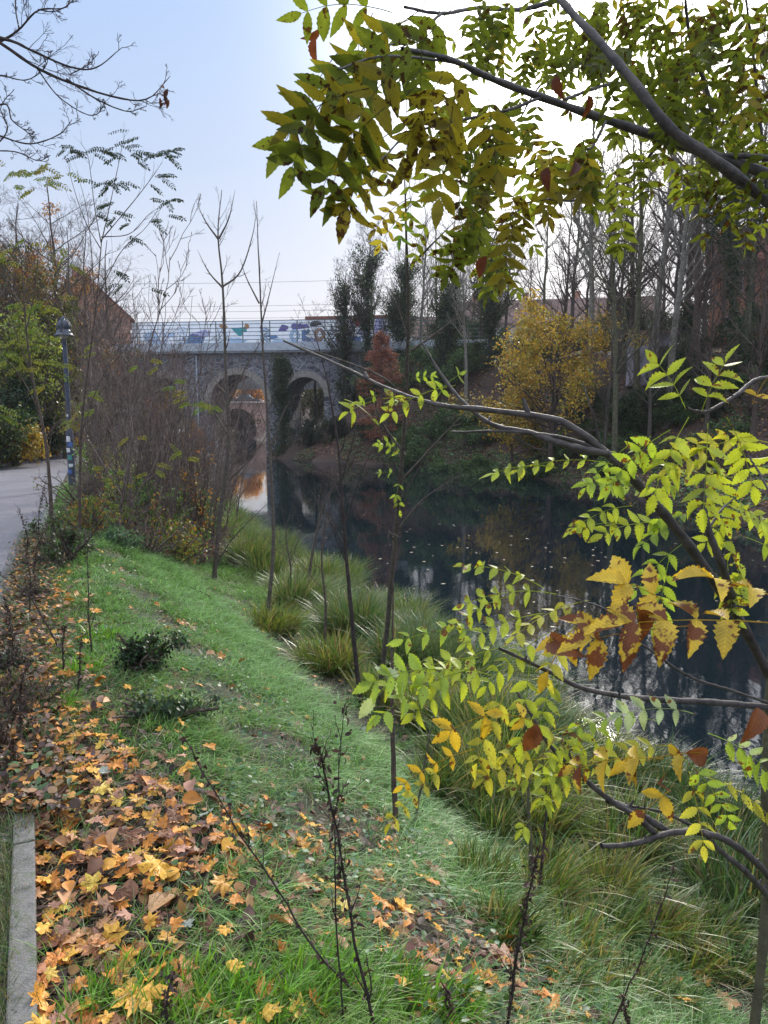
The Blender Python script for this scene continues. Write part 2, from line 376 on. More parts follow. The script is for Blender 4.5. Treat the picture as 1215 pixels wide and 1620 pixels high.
bb = N(t, 'ShaderNodeBump'); bb.inputs['Strength'].default_value = .6; bb.inputs['Distance'].default_value = .005; t.links.new(n2.outputs[0], bb.inputs['Height']); t.links.new(bb.outputs[0], b.inputs['Normal']); t.links.new(b.outputs[0], o.inputs[0])
struct(mb.build('path', m))
# kerb stones in one run
mb = MB(); y = -1.0
M['kerb'] = surf('kerb_concrete', (.10, .10, .09), (.2, .19, .18), 14, .85, .6, 120, c3=(.12, .14, .09))
while y < 14:
    y2 = y+.985*.9; cx = (pe(y)+pe(y2))/2-.02; ang = math.atan2(y2-y, pe(y2)-pe(y)); ln = math.hypot(y2-y, pe(y2)-pe(y))
    box(mb, (cx, (y+y2)/2, -.06+rng.normal(0, .003)), (ln-.006, .075, .19), ang); y = y2+.002
kb = mb.build('path_kerb', M['kerb'], smooth=False); struct(kb)
bv = kb.modifiers.new('bevel', 'BEVEL'); bv.width = .006; bv.segments = 2
# water
m, t, o = newmat('river_water'); b = N(t, 'ShaderNodeBsdfPrincipled'); b.inputs['Base Color'].default_value = (.006, .012, .016, 1)
b.inputs['Roughness'].default_value = .03; b.inputs['IOR'].default_value = 1.5; b.inputs['Specular IOR Level'].default_value = .6
tc = N(t, 'ShaderNodeTexCoord'); mp = N(t, 'ShaderNodeMapping'); mp.inputs['Scale'].default_value = (1.0, .45, 1); t.links.new(tc.outputs['Object'], mp.inputs[0])
n1 = noise(t, 2.2, 4, .55, vec=mp.outputs[0]); bb = N(t, 'ShaderNodeBump'); bb.inputs['Strength'].default_value = .13; bb.inputs['Distance'].default_value = .02
t.links.new(n1.outputs[0], bb.inputs['Height']); t.links.new(bb.outputs[0], b.inputs['Normal']); t.links.new(b.outputs[0], o.inputs[0])
mb = MB(); mb.add([(-60, -55, WATER), (60, -55, WATER), (60, 300, WATER), (-60, 300, WATER)], np.array([[0, 1, 2, 3]])); struct(mb.build('river_water', m, smooth=False))

# ------------------------------------------------------------------ bridge
def stone(name, c1, c2, mortar, scale, rough=.9):
    m, t, o = newmat(name); b = N(t, 'ShaderNodeBsdfPrincipled'); c = N(t, 'ShaderNodeTexCoord')
    mp = N(t, 'ShaderNodeMapping'); mp.inputs['Scale'].default_value = (1, 1, 1.35); t.links.new(c.outputs['Object'], mp.inputs[0])
    v = N(t, 'ShaderNodeTexVoronoi', feature='DISTANCE_TO_EDGE'); v.inputs['Scale'].default_value = scale; v2 = N(t, 'ShaderNodeTexVoronoi'); v2.inputs['Scale'].default_value = scale
    for q in (v, v2): t.links.new(mp.outputs[0], q.inputs['Vector'])
    sp = N(t, 'ShaderNodeSeparateXYZ'); t.links.new(v2.outputs['Color'], sp.inputs[0])
    base = rampn(t, sp.outputs[0], [(0, c1), (1, c2)]); nn = noise(t, 9, 5); base2 = mixc(t, base.outputs[0], rampn(t, nn.outputs[0], [(.3, (.7, .7, .7)), (.7, (1.25, 1.25, 1.25))]).outputs[0], 1.0, 'MULTIPLY')
    e_ = rampn(t, v.outputs[0], [(.035, (1, 1, 1)), (.09, (0, 0, 0))]); col = mixc(t, base2, mortar, e_.outputs[0])
    st = noise(t, .5, 5); col = mixc(t, col, rampn(t, st.outputs[0], [(.35, (.65, .65, .62)), (.6, (1.05, 1.05, 1.05))]).outputs[0], 1.0, 'MULTIPLY')
    t.links.new(col, b.inputs['Base Color']); b.inputs['Roughness'].default_value = rough
    bb = N(t, 'ShaderNodeBump'); bb.inputs['Strength'].default_value = .7; bb.inputs['Distance'].default_value = .05; t.links.new(rampn(t, v.outputs[0], [(0, (0, 0, 0)), (.12, (1, 1, 1))]).outputs[0], bb.inputs['Height']); t.links.new(bb.outputs[0], b.inputs['Normal'])
    t.links.new(b.outputs[0], o.inputs[0]); return m
M['basalt'] = stone('dark_rubble_stone', (.08, .085, .11), (.22, .22, .26), (.34, .335, .35), 2.3)
M['sandstone'] = stone('red_sandstone', (.34, .2, .16), (.46, .28, .22), (.42, .31, .26), 1.6)
M['ashlar'] = surf('pale_arch_stone', (.24, .22, .20), (.38, .35, .31), 5, .9, .4)
M['concrete'] = surf('blue_grey_concrete', (.38, .42, .48), (.5, .54, .6), 2.5, .8, .2)
M['rail'] = surf('railing_paint', (.10, .13, .13), (.17, .2, .19), 12, .6, .1)
M['dark'] = surf('dark_paint', (.012, .012, .014), (.02, .02, .022), 8, .4, 0)
def arch_wall(mb, arches, x0, x1, ztop, zbot, y0, y1):
    """wall between x0 and x1, thickness y0..y1 with round arches (centre, half width, spring z)"""
    def quad(a, b, c, d): mb.add([a, b, c, d], np.array([[0, 1, 2, 3]]))
    xprev = x0
    for (cx, hw, zs) in arches:
        for y, fl in ((y0, 0), (y1, 1)):
            quad((xprev, y, zbot), (cx-hw, y, zbot), (cx-hw, y, ztop), (xprev, y, ztop))
        th = np.linspace(math.pi, 0, 25); px = cx+hw*np.cos(th); pz = zs+hw*np.sin(th)
        for i in range(24):
            for y in (y0, y1): quad((px[i], y, pz[i]), (px[i+1], y, pz[i+1]), (px[i+1], y, ztop), (px[i], y, ztop))
            quad((px[i], y0, pz[i]), (px[i+1], y0, pz[i+1]), (px[i+1], y1, pz[i+1]), (px[i], y1, pz[i]))
        for x in (cx-hw, cx+hw): quad((x, y0, zbot), (x, y1, zbot), (x, y1, zs), (x, y0, zs))
        xprev = cx+hw
    for y in (y0, y1): quad((xprev, y, zbot), (x1, y, zbot), (x1, y, ztop), (xprev, y, ztop))
    quad((x0, y0, ztop), (x1, y0, ztop), (x1, y1, ztop), (x0, y1, ztop))
    for x in (x0, x1): quad((x, y0, zbot), (x, y1, zbot), (x, y1, ztop), (x, y0, ztop))
def arch_ring(mb, cx, hw, zs, y0, y1, w):
    th = np.linspace(math.pi, 0, 21); a = np.stack([cx+hw*np.cos(th), zs+hw*np.sin(th)], 1); b_ = np.stack([cx+(hw+w)*np.cos(th), zs+(hw+w)*np.sin(th)], 1)
    V = [];
    for i in range(21): V += [(a[i][0], y0, a[i][1]), (b_[i][0], y0, b_[i][1]), (a[i][0], y1, a[i][1]), (b_[i][0], y1, b_[i][1])]
    k = np.arange(20)[:, None]*4; F = np.concatenate([k+np.array([0, 1, 5, 4]), k+np.array([1, 3, 7, 5]), k+np.array([0, 4, 6, 2])]); mb.add(V, F)
def lpart(name, mb, mat, parent, smooth=False):
    o = bpy.data.objects.new(name, mb.mesh(name, mat, (0, 0, 0), smooth)); C.objects.link(o); o.parent = parent; return o
BX, BY = -11.75, 60.0
br = thing('stone_bridge', 'old dark rubble stone viaduct with round arches and concrete deck crossing the river', 'bridge', (BX, BY, 0)); br.rotation_euler = (0, 0, R(-8))
AR = [(-6.35, 1.9, 2.7), (0, 2.3, 2.5), (5.55, 1.55, 3.0), (11.0, 1.8, 2.9)]
mb = MB(); arch_wall(mb, AR, -24, 20, 6.45, -2.6, 0, 4.6); lpart('arch_wall', mb, M['basalt'], br)
for a in AR:
    mb = MB(); arch_ring(mb, a[0], a[1]-.004, a[2], -.05, .3, .5); lpart('arch_ring', mb, M['ashlar'], br)
mb = MB(); box(mb, (-2, 2.3, 6.45+.12), (44, 5.4, .24)); box(mb, (-2, -.38, 6.9), (44, .3, .62)); box(mb, (-2, 4.98, 6.9), (44, .3, .62)); lpart('deck', mb, M['concrete'], br)
mb = MB(); box(mb, (-2, 2.3, 6.70), (43.9, 4.9, .03)); lpart('roadway', mb, m if False else M['concrete'], br)
for yy in (-.38,):
    for x in np.arange(-23.5, 20, 2.2):
        mb = MB(); box(mb, (x, yy, 7.21+.85), (.07, .07, 1.7)); lpart('post', mb, M['rail'], br)
    for z in (7.45, 7.75, 8.05, 8.35, 8.65, 8.88):
        mb = MB(); box(mb, (-2, yy-.06, z), (44, .035, .05)); lpart('rail', mb, M['rail'], br)
    # drain pipe on the pier
mb = MB(); tubes(mb, [[(-3.3, -.12, -1.5), (-3.3, -.12, 2), (-3.3, -.12, 6.3)]], [[.07]*3], 8); lpart('downpipe', mb, M['concrete'], br, True)
# graffiti wall standing behind the deck
gw = thing('graffiti_wall', 'long pale wall covered in blue, purple and white graffiti above the bridge railing', 'wall', (BX, BY+6.6, 0)); gw.rotation_euler = (0, 0, R(-8))
M['whitewall'] = surf('pale_wall', (.72, .74, .78), (.82, .84, .87), 1.2, .8, .1, c3=(.75, .77, .84))
mb = MB(); box(mb, (1.5, 0, 6.9), (25, .3, 5.8)); box(mb, (-9, 0, 6.3), (30, .29, 5.0)); lpart('wall', mb, M['whitewall'], gw)
mb = MB(); box(mb, (9.5, 0, 9.9), (9, .5, .25)); lpart('coping', mb, surf('red_coping', (.18, .07, .06), (.26, .1, .08), 5, .8, .2), gw)
def blob(pts, y, th=.02):
    p = smooth_line(list(pts)+[pts[0]], 40)[:-1] if len(pts) > 4 else np.array(pts, float)
    p = np.array(p); n = len(p); c = p.mean(0); V = [(c[0], y, c[1])]+[(q[0], y, q[1]) for q in p]; mb = MB()
    mb.add(V, np.array([[0, i+1, (i+1) % n+1] for i in range(n)])); return mb
gcols = {'blue': (.12, .22, .42), 'purple': (.13, .10, .30), 'teal': (.04, .30, .33), 'lilac': (.42, .42, .66), 'orange': (.42, .22, .09), 'red': (.4, .05, .06), 'black': (.03, .03, .05), 'sky': (.42, .56, .74), 'pale': (.8, .84, .9)}
gm = {k: surf('spray_'+k, v, tuple(c*.8 for c in v), 3, .7, 0) for k, v in gcols.items()}
G = np.random.default_rng(12)
def letter(x, z, s, shape, colr, colo):
    S = {'U': [[(0, 1), (0, .35), (.25, 0), (.55, 0), (.75, .35), (.75, 1)]], 'S': [[(.7, .85), (.4, 1), (.08, .82), (.15, .58), (.6, .42), (.68, .15), (.35, 0), (0, .15)]], 'A': [[(0, 0), (.35, 1), (.7, 0)], [(.15, .4), (.55, .4)]],
         'O': [[(.35, 0), (0, .5), (.35, 1), (.72, .5), (.35, 0)]], 'K': [[(0, 0), (0, 1)], [(.6, 1), (.05, .5), (.65, 0)]], 'R': [[(0, 0), (0, 1), (.5, .95), (.55, .6), (.1, .5), (.6, 0)]]}[shape]
    for yy, w, cc in ((-.17, .30, colo), (-.19, .19, colr)):
        mb = MB()
        for line in S:
            L = smooth_line([(x+a*s, yy, z+b*s) for a, b in line], 22)
            L[:, 1] = yy; tubes(mb, L, np.full(22, w*s*.5), 8)
        V = np.concatenate(mb.V); V[:, 1] = yy+(V[:, 1]-yy)*.04; mb.V = [V]; lpart('graffiti_letter', mb, gm[cc], gw)
for i, (sh, x) in enumerate(zip('USA', (8.2, 9.65, 11.1))): letter(x, 8.55, 1.25, sh, 'lilac', 'purple')
for sh, x, z, s, a, b_ in [('R', 1.1, 7.2, .9, 'sky', 'black'), ('O', 3.7, 7.2, .85, 'sky', 'blue'), ('K', 4.8, 7.2, .85, 'blue', 'black'), ('O', 5.9, 7.2, .9, 'orange', 'purple'), ('S', 7.0, 7.2, .8, 'pale', 'blue'), ('O', -3.0, 7.2, 1.0, 'pale', 'sky'), ('R', -8.2, 7.1, .9, 'pale', 'lilac'), ('S', -6.6, 7.3, 1.0, 'pale', 'sky')]:
    letter(x, z+.75, s*1.1, sh, a, b_)
mb = blob([(9.0, 9.75), (10.3, 9.8), (9.9, 9.4), (9.6, 9.05), (9.3, 9.4)], -.215); lpart('graffiti_shape', mb, gm['red'], gw)
for (x, z, w, h, cc) in [(4.3, 8.5, 1.8, .45, 'purple'), (2.9, 8.4, 1.0, .5, 'purple'), (5.9, 8.7, .9, .4, 'black'), (-1.0, 8.3, 1.3, .7, 'teal'), (-.4, 8.6, .7, .4, 'orange'), (-4.6, 7.9, 2.2, .7, 'lilac'), (-7.5, 8.0, 1.6, .6, 'sky'), (10.6, 7.5, 1.6, .35, 'blue'), (12.0, 7.6, .9, .5, 'sky'), (-10.2, 6.8, 1.6, .5, 'lilac'), (2.1, 7.6, .8, .4, 'blue'), (-2.4, 8.6, .7, .35, 'orange'), (7.6, 7.5, .5, .45, 'red'), (-8.8, 7.4, 2.0, 1.3, 'sky'), (-5.2, 7.3, 1.8, 1.2, 'blue'), (-6.6, 7.6, 1.2, 1.2, 'lilac'), (-3.6, 7.5, 1.4, .9, 'pale'), (3.2, 7.2, 2.2, .5, 'sky'), (8.9, 7.2, 2.4, .6, 'blue'), (11.6, 7.2, 2.0, .6, 'sky'), (5.4, 7.3, 1.8, .4, 'lilac'), (-1.2, 7.3, 1.8, .6, 'sky'), (10.2, 8.2, 1.2, .9, 'pale')]:
    a = np.sort(G.uniform(0, 2*math.pi, 9)); r = G.uniform(.6, 1.1, 9)
    lpart('graffiti_shape', blob([(x+w*.6*r[i]*math.cos(a[i]), z+.7+h*.7*r[i]*math.sin(a[i])) for i in range(9)], -.158), gm[cc], gw)
# second, lower bridge of red sandstone
b2 = thing('sandstone_bridge', 'low reddish sandstone bridge seen through the middle arch of the viaduct', 'bridge', (-21.6, 110, 0))
mb = MB(); arch_wall(mb, [(-9, 2.4, -.4), (0, 2.7, -.2), (9, 2.4, -.4)], -40, 30, 3.3, -2.6, 0, 5); lpart('arch_wall', mb, M['sandstone'], b2)
M['sand2'] = surf('sandstone_ring', (.34, .2, .17), (.44, .29, .24), 3, .9, .3)
for cx, hw, zs in [(-9, 2.4, -.4), (0, 2.7, -.2), (9, 2.4, -.4)]:
    mb = MB(); arch_ring(mb, cx, hw-.004, zs, -.07, .3, .55); lpart('arch_ring', mb, M['sand2'], b2)
mb = MB(); box(mb, (-5, .1, 3.42), (70, .5, .25)); lpart('parapet', mb, surf('pale_coping', (.45, .38, .33), (.58, .5, .44), 3, .85, .2), b2)
mb = MB(); box(mb, (-25.0, 118, 2.9), (80, 15.8, .5)); rd = mb.build('road', surf('road_asphalt', (.12, .12, .12), (.18, .18, .18), 4, .8, .1)); struct(rd)

# ------------------------------------------------------------------ cars on the far road
M['glass'] = surf('car_glass', (.02, .03, .04), (.03, .04, .05), 2, .08, 0, spec=.8)
M['tyre'] = surf('tyre', (.012, .012, .012), (.02, .02, .02), 20, .9, .1)
M['lamp'] = surf('lamp_glass', (.5, .5, .48), (.6, .6, .58), 2, .2, 0, spec=.8); M['tail'] = surf('tail_glass', (.35, .01, .01), (.4, .02, .02), 2, .3, 0)
def make_car(label, paint, loc, rz, estate):
    t = thing('parked_car', label, 'car', loc, 'cars on the road behind the sandstone bridge'); t.rotation_euler = (0, 0, rz)
    prof = [(-2.15, .35), (-2.2, .62), (-2.1, .86), (-1.3, .94), (.95, .9), (1.9, .78), (2.15, .62), (2.18, .35)]
    top = [(-1.95 if estate else -1.35, .9), (-1.75 if estate else -.95, 1.4), (-.4, 1.47), (.35, 1.4), (1.05, .88)]
    def loft(pr, w0, w1, name, mat, n=3):
        mb = MB(); k = len(pr); V = []
        zs = [p[1] for p in pr]; z0, z1 = min(zs), max(zs)
        ring = []
        for sgn in (-1, 1):
            for x, z in pr: w = w0+(w1-w0)*(z-z0)/(z1-z0); V.append((x, sgn*w, z))
        F = np.array([[i, (i+1) % k, (i+1) % k+k, i+k] for i in range(k)]); mb.add(V, F)
        for sgn in (0, 1):
            c_ = [np.mean([p[0] for p in pr]), (-1 if sgn == 0 else 1)*(w0+w1)/2, np.mean(zs)]
            mb.add([c_]+V[sgn*k:(sgn+1)*k], np.array([[0, i+1, (i+1) % k+1] for i in range(k)]))
        o = lpart(name, mb, mat, t); bv = o.modifiers.new('bevel', 'BEVEL'); bv.width = .05; bv.segments = 2; return o
    loft(prof, .86, .84, 'body', paint); loft(top, .78, .62, 'window', M['glass'])
    mb = MB(); box(mb, (-.45 if not estate else -.7, 0, 1.46), (1.5 if not estate else 2.1, 1.16, .05)); lpart('roof', mb, paint, t)
    for x in (-1.35, 1.35):
        for y in (-.78, .78):
            mb = MB(); P = [(x, y-.1, .32), (x, y+.1, .32)]; tubes(mb, [P], [[.32, .32]], 18); 
            tubes(mb, [[(x, y-.11, .32), (x, y+.11, .32)]], [[.2, .2]], 12)
            for yy in (y-.1, y+.1):
                th = np.linspace(0, 2*math.pi, 18, endpoint=False); mb.add([(x, yy, .32)]+[(x+.32*math.cos(a), yy, .32+.32*math.sin(a)) for a in th], np.array([[0, i+1, (i+1) % 18+1] for i in range(18)]))
            lpart('wheel', mb, M['tyre'], t)
    for y in (-.62, .62):
        mb = MB(); box(mb, (2.12, y, .66), (.12, .34, .14)); lpart('headlight', mb, M['lamp'], t); mb = MB(); box(mb, (-2.14, y, .74), (.12, .3, .16)); lpart('taillight', mb, M['tail'], t)
    return t
pc = lambda n, c: surf('car_paint_'+n, c, tuple(v*1.1 for v in c), 3, .25, 0, spec=.6)
make_car('dark grey hatchback behind the sandstone bridge, middle of the three cars', pc('grey', (.05, .055, .06)), (-20.8, 113.5, 3.15), 0, False)
make_car('white estate car behind the sandstone bridge, right of the grey car', pc('white', (.7, .71, .72)), (-14.4, 114.2, 3.15), math.pi, True)
make_car('dark blue car behind the sandstone bridge, left of the grey car', pc('blue', (.05, .08, .16)), (-27.3, 114, 3.15), 0, True)

# ------------------------------------------------------------------ houses
M['plaster'] = surf('house_plaster', (.40, .39, .38), (.52, .51, .49), 1.0, .9, .1); M['plaster_w'] = surf('house_plaster_white', (.55, .56, .58), (.66, .67, .69), 1.0, .9, .1)
M['rooft'] = surf('brown_roof_tiles', (.13, .08, .07), (.2, .13, .11), 3, .85, .4, 12); M['roofr'] = surf('red_roof_tiles', (.17, .055, .045), (.26, .09, .065), 3, .85, .4, 12)
M['brick'] = surf('orange_brick', (.36, .17, .11), (.48, .26, .18), 4, .9, .3, 20); M['winf'] = surf('window_frame', (.6, .6, .6), (.7, .7, .7), 3, .5, 0)
def house(name, label, cx, cy, w, d, h, rh, wall, roof, rz, nw, storeys, z0, chim=2):
    t = thing(name, label, 'house', (cx, cy, z0)); t.rotation_euler = (0, 0, rz)
    mb = MB(); box(mb, (0, 0, h/2), (w, d, h))
    for s in (-1, 1): mb.add([(s*w/2, -d/2, h), (s*w/2, d/2, h), (s*w/2, 0, h+rh)], np.array([[0, 1, 2]]))
    lpart('wall', mb, wall, t)
    mb = MB(); ov = .4; V = []
    for s in (-1, 1):
        a = [(-w/2-ov, s*(d/2+ov), h-ov*rh/(d/2)), (w/2+ov, s*(d/2+ov), h-ov*rh/(d/2)), (w/2+ov, 0, h+rh), (-w/2-ov, 0, h+rh)]
        b_ = [(x, y, z+.16) for x, y, z in a]; mb.add(a+b_, np.array([[0, 1, 2, 3], [4, 5, 6, 7], [0, 1, 5, 4], [1, 2, 6, 5], [3, 0, 4, 7]]))
    rf = lpart('roof', mb, roof, t)
    for i in range(chim):
        mb = MB(); x = -w/2+w*(i+.5)/chim; box(mb, (x, .4, h+rh+.2), (.8, .6, 1.5)); box(mb, (x, .4, h+rh+1.0), (.95, .75, .15)); c = lpart('chimney', mb, M['brick'], rf)
    for sI in range(storeys):
        for i in range(nw):
            x = -w/2+w*(i+.5)/nw; z = 1.5+sI*2.8
            mb = MB()
            for q in ((x-.5, .08, 1.3), (x+.5, .08, 1.3)): box(mb, (q[0], -d/2-.02, z), (.08, .1, 1.38))
            for zz in (z-.65, z, z+.65): box(mb, (x, -d/2-.021, zz), (1.08, .1, .07))
            fr = lpart('window', mb, M['winf'], t); mb = MB(); box(mb, (x, -d/2-.004, z), (.94, .02, 1.28)); lpart('pane', mb, M['glass'], fr)
    return t
house('terraced_house', 'long pale terraced house with brown tiled roof behind the yellow tree', 21.5, 98, 26, 9, 7.4, 3.2, M['plaster'], M['rooft'], R(-12), 7, 2, 5.6, 4)
house('brick_house', 'orange brick house with red roof behind the trees at the right edge', 27.5, 50, 11, 8, 5.6, 2.6, M['brick'], M['roofr'], R(-25), 4, 2, 5.6, 1)
house('plastered_house', 'white plastered house half hidden behind the ivy-clad trees right of the bridge', 7.5, 92, 9, 8, 6.0, 2.6, M['plaster_w'], M['rooft'], R(5), 4, 2, 4.6, 1)
house('gabled_house', 'house with steep red tiled roof and chimney behind the left-hand trees', -27.7, 69.7, 8, 7.8, 8.9, 3.7, M['brick'], M['roofr'], R(112), 3, 2, 1.2, 1)
# garden shed among the trunks
q = atY(1030, 505, 42); z0 = float(H(q[0], 42))
t = thing('garden_shed', 'small lilac-grey garden shed with brown roof among the tree trunks on the far bank', 'shed', (q[0], 42, z0-.2)); t.rotation_euler = (0, 0, R(-15))
mb = MB(); box(mb, (0, 0, 1.35), (2.3, 2, 2.7)); lpart('wall', mb, surf('lilac_boards', (.34, .31, .38), (.48, .44, .5), 3, .8, .2), t)
mb = MB(); box(mb, (0, 0, 2.77), (2.8, 2.5, .13)); box(mb, (0, 0, 2.88), (2.6, 2.3, .08)); lpart('roof', mb, M['rooft'], t)
mb = MB(); box(mb, (.5, -1.02, 1.1), (.8, .06, 1.9)); dr = lpart('door', mb, M['bark_brown'], t)
# overhead railway wires
for i, (z, y) in enumerate([(13.6, 0), (11.5, .6), (10.8, 0), (10.3, .6), (9.6, 0), (9.2, .5)]):
    mb = MB(); X = np.linspace(-45, 30, 40); Lw = np.stack([X, 74+y*2+X*-.14, z+1.0+.0006*(X+8)**2], 1); tubes(mb, Lw, np.full(40, .014), 4)
    tag(mb.build('overhead_wire', M['dark']), 'thin dark overhead wire crossing the pale sky above the bridge railing', 'wire', 'overhead wires above the bridge')

# ------------------------------------------------------------------ street lamp
q = gnd(115, 776); LX, LY, LZ = q
t = thing('street_lamp', 'bell-shaped blue-grey lamp on a slim post with stickers at the path edge', 'street lamp', (LX, LY, LZ))
M['lampblue'] = surf('lamp_blue_grey', (.03, .04, .06), (.06, .075, .105), 10, .45, .1, metal=.2, spec=.5); M['post'] = surf('post_dark_blue', (.02, .028, .045), (.06, .075, .11), 9, .5, .2, c3=(.05, .06, .09))
top = atY(94, 505, LY)[2]-LZ
def lathe(mb, prof, c=(0, 0), n=28):
    th = np.linspace(0, 2*math.pi, n, endpoint=False); V = [(c[0]+r*math.cos(a), c[1]+r*math.sin(a), z) for r, z in prof for a in th]
    k = np.arange(len(prof)-1)[:, None]*n; j = np.arange(n)[None]; jn = (j+1) % n; mb.add(V, np.stack([k+j, k+jn, k+n+jn, k+n+j], -1).reshape(-1, 4)); return mb
lpart('pole', lathe(MB(), [(.075, 0), (.075, 1.25), (.06, 1.3), (.052, 1.34), (.045, top-.35), (.035, top-.3)]), M['post'], t, True)
sh = lpart('lamp_shade', lathe(MB(), [(.002, top+.07), (.02, top+.06), (.03, top+.03), (.028, top), (.07, top-.02), (.112, top-.07), (.128, top-.13), (.13, top-.19), (.122, top-.2), (.122, top-.225), (.135, top-.235), (.15, top-.28), (.19, top-.325), (.205, top-.34), (.2, top-.35), (.14, top-.335), (.1, top-.3)]), M['lampblue'], t, True)
mb = MB()
for a in (0, math.pi/2, math.pi, 1.5*math.pi): tubes(mb, smooth_line([(.0, 0, top+.05), (.075*math.cos(a), .075*math.sin(a), top+.0), (.145*math.cos(a), .145*math.sin(a), top-.12), (.15*math.cos(a), .15*math.sin(a), top-.29)], 10), np.full(10, .011), 6)
lpart('bracket', mb, M['lampblue'], t, True)
lpart('lamp_glass', lathe(MB(), [(.1, top-.3), (.1, top-.36), (.04, top-.4), (.0, top-.4)]), M['lamp'], t, True)
stm = surf('sticker_white', (.6, .6, .62), (.75, .75, .76), 30, .6, 0); stg = surf('sticker_green', (.05, .22, .2), (.1, .35, .3), 60, .6, 0); stb = surf('sticker_blue', (.06, .12, .35), (.12, .2, .5), 60, .6, 0)
for z, rr, hh, mm, a0 in [(1.62, .053, .05, stm, -1.9), (1.42, .054, .09, stg, -1.3), (1.36, .054, .06, stm, -1.8), (1.12, .078, .12, stm, -1.7), (1.0, .078, .1, stb, -1.2), (.88, .078, .09, stm, -1.9), (.72, .078, .1, stg, -1.5), (.55, .078, .07, stm, -1.3), (.42, .078, .08, stb, -1.8)]:
    th = np.linspace(a0-.6, a0+.6, 6); V = [(rr*math.cos(a), rr*math.sin(a), zz) for zz in (z-hh/2, z+hh/2) for a in th]; mb = MB(); mb.add(V, np.array([[i, i+1, i+7, i+6] for i in range(5)])); lpart('sticker', mb, mm, t, True)
#==PART3==
# ------------------------------------------------------------------ bare trees
LIDX = [0]
def bare_tree(name, label, group, loc, h, r0, seed, bark, n1=26, n2=7, n3=5, n4=3, lean=(0, 0), crown_t=.3, ang=.8, l1=.38, up=.12, leafcol=None, nleaf=0, leafL=.09, ivy=0, ivyh=(0, .8), ivyr=.35, rtw=.006, pts=None, leafname='foliage', catg='tree', l2=.5, leafwhere=1.0):
    """trunk and limbs grown level by level; optional leaves and ivy"""
    g = np.random.default_rng(seed); t = thing(name, label, catg, loc, group); K = 14
    if pts is None:
        s = np.linspace(0, 1, K); w = np.cumsum(g.normal(0, .012*h, (K, 2)), 0)*s[:, None]*.7
        P = np.stack([w[:, 0]+lean[0]*s**1.3*h, w[:, 1]+lean[1]*s**1.3*h, s*h-.15], 1)[None]
    else: P = (smooth_line(pts, K)-np.array(loc, float))[None]
    Rr = np.maximum(r0*(1-.9*np.linspace(0, 1, K)**.9), rtw)[None]; Rr[0, 0] *= 1.35
    tr = MB(); tubes(tr, P, Rr, 9)
    tip = []
    if n1:
        A, a = grow(P, Rr, n1, crown_t, .99, l1, ang, up, 6, .5, .13, rtw*1.2, seed=seed+1); cm = MB(); tubes(cm, A, a, 5); tip.append(A)
        if n2:
            B, b = grow(A, a, n2, .2, 1, l2, .7, up*.8, 5, .55, .15, rtw, seed=seed+2); tubes(cm, B, b, 3); tip = [B]
            if n3:
                D, d = grow(B, b, n3, .2, 1, .55, .6, up*.6, 4, .6, .16, rtw*.8, seed=seed+3); tubes(cm, D, d, 3); tip = [D]
                if n4:
                    E, e_ = grow(D, d, n4, .2, 1, .6, .6, up*.5, 3, .6, .15, rtw*.65, seed=seed+4); tubes(cm, E, e_, 3); tip = [E, D]
    lpart('trunk', tr, bark, t, True)
    if n1: lpart('branches' if catg != 'tree' else 'crown', cm, bark, t, True)
    if nleaf:
        q = np.concatenate([x.reshape(-1, 3) for x in tip]); 
        if leafwhere < 1: 
            cen = q[g.integers(0, len(q), 40)]; dd = np.min(np.linalg.norm(q[:, None]-cen[None], axis=2), 1) if len(q) < 20000 else np.min(np.linalg.norm(q[:, None, :2]-cen[None, :, :2], axis=2), 1)
            q = q[dd < np.quantile(dd, leafwhere)]
        i = g.integers(0, len(q), nleaf); p = q[i]+g.normal(0, leafL*.8, (nleaf, 3)); mb = MB()
        d_ = nz(g.normal(0, 1, (nleaf, 3))+np.array([0, 0, -.5])); leaves(mb, p, d_, rand_dirs(nleaf, g), leafL*g.uniform(.6, 1.3, nleaf), leafL*.6*g.uniform(.7, 1.2, nleaf), pick(leafcol, nleaf, g=g), LT_Q)
        lpart(leafname, mb, M['leaf'], t, True)
    if ivy:
        K_ = P.shape[1]; s = g.uniform(ivyh[0], ivyh[1], ivy)*(K_-1); i = np.minimum(s.astype(int), K_-2); c = P[0, i]+(P[0, i+1]-P[0, i])*(s-i)[:, None]
        sn = s/(K_-1); lump = .5+.5*np.sin(sn*23+seed)*np.sin(sn*9.3+seed*2)+.35*g.normal(0, 1, ivy)
        th = g.uniform(0, 2*math.pi, ivy); rr = (r0*(1-.6*sn)+ivyr*np.abs(lump)*g.uniform(.2, 1, ivy))*(1-.45*sn)
        o_ = np.stack([np.cos(th), np.sin(th), g.normal(0, .3, ivy)], 1); p = c+o_*rr[:, None]; mb = MB()
        if n1:
            m_ = int(ivy*.55); ok = np.where((A[:, 0, 2]/max(h, .1) < ivyh[1]) & (A[:, 0, 2]/max(h, .1) > ivyh[0]))[0]
            if len(ok):
                j = ok[g.integers(0, len(ok), m_)]; k_ = g.uniform(0, .8, m_)*5; a0 = k_.astype(int); p[:m_] = A[j, a0]+(A[j, a0+1]-A[j, a0])*(k_-a0)[:, None]+g.normal(0, .14, (m_, 3))*(1+ivyr*.3)
        leaves(mb, p, nz(o_*.5+np.array([0, 0, -1])+g.normal(0, .4, o_.shape)), nz(o_+g.normal(0, .5, o_.shape)), g.uniform(.07, .15, ivy), g.uniform(.06, .13, ivy), pick([(.022, .045, .018), (.035, .065, .022), (.015, .03, .014), (.06, .085, .03)], ivy, g=g), LT_Q)
        lpart('ivy', mb, M['leaf'], t, True)
    return t
OR = [(.42, .16, .03), (.5, .24, .05), (.3, .09, .025), (.55, .33, .06)]
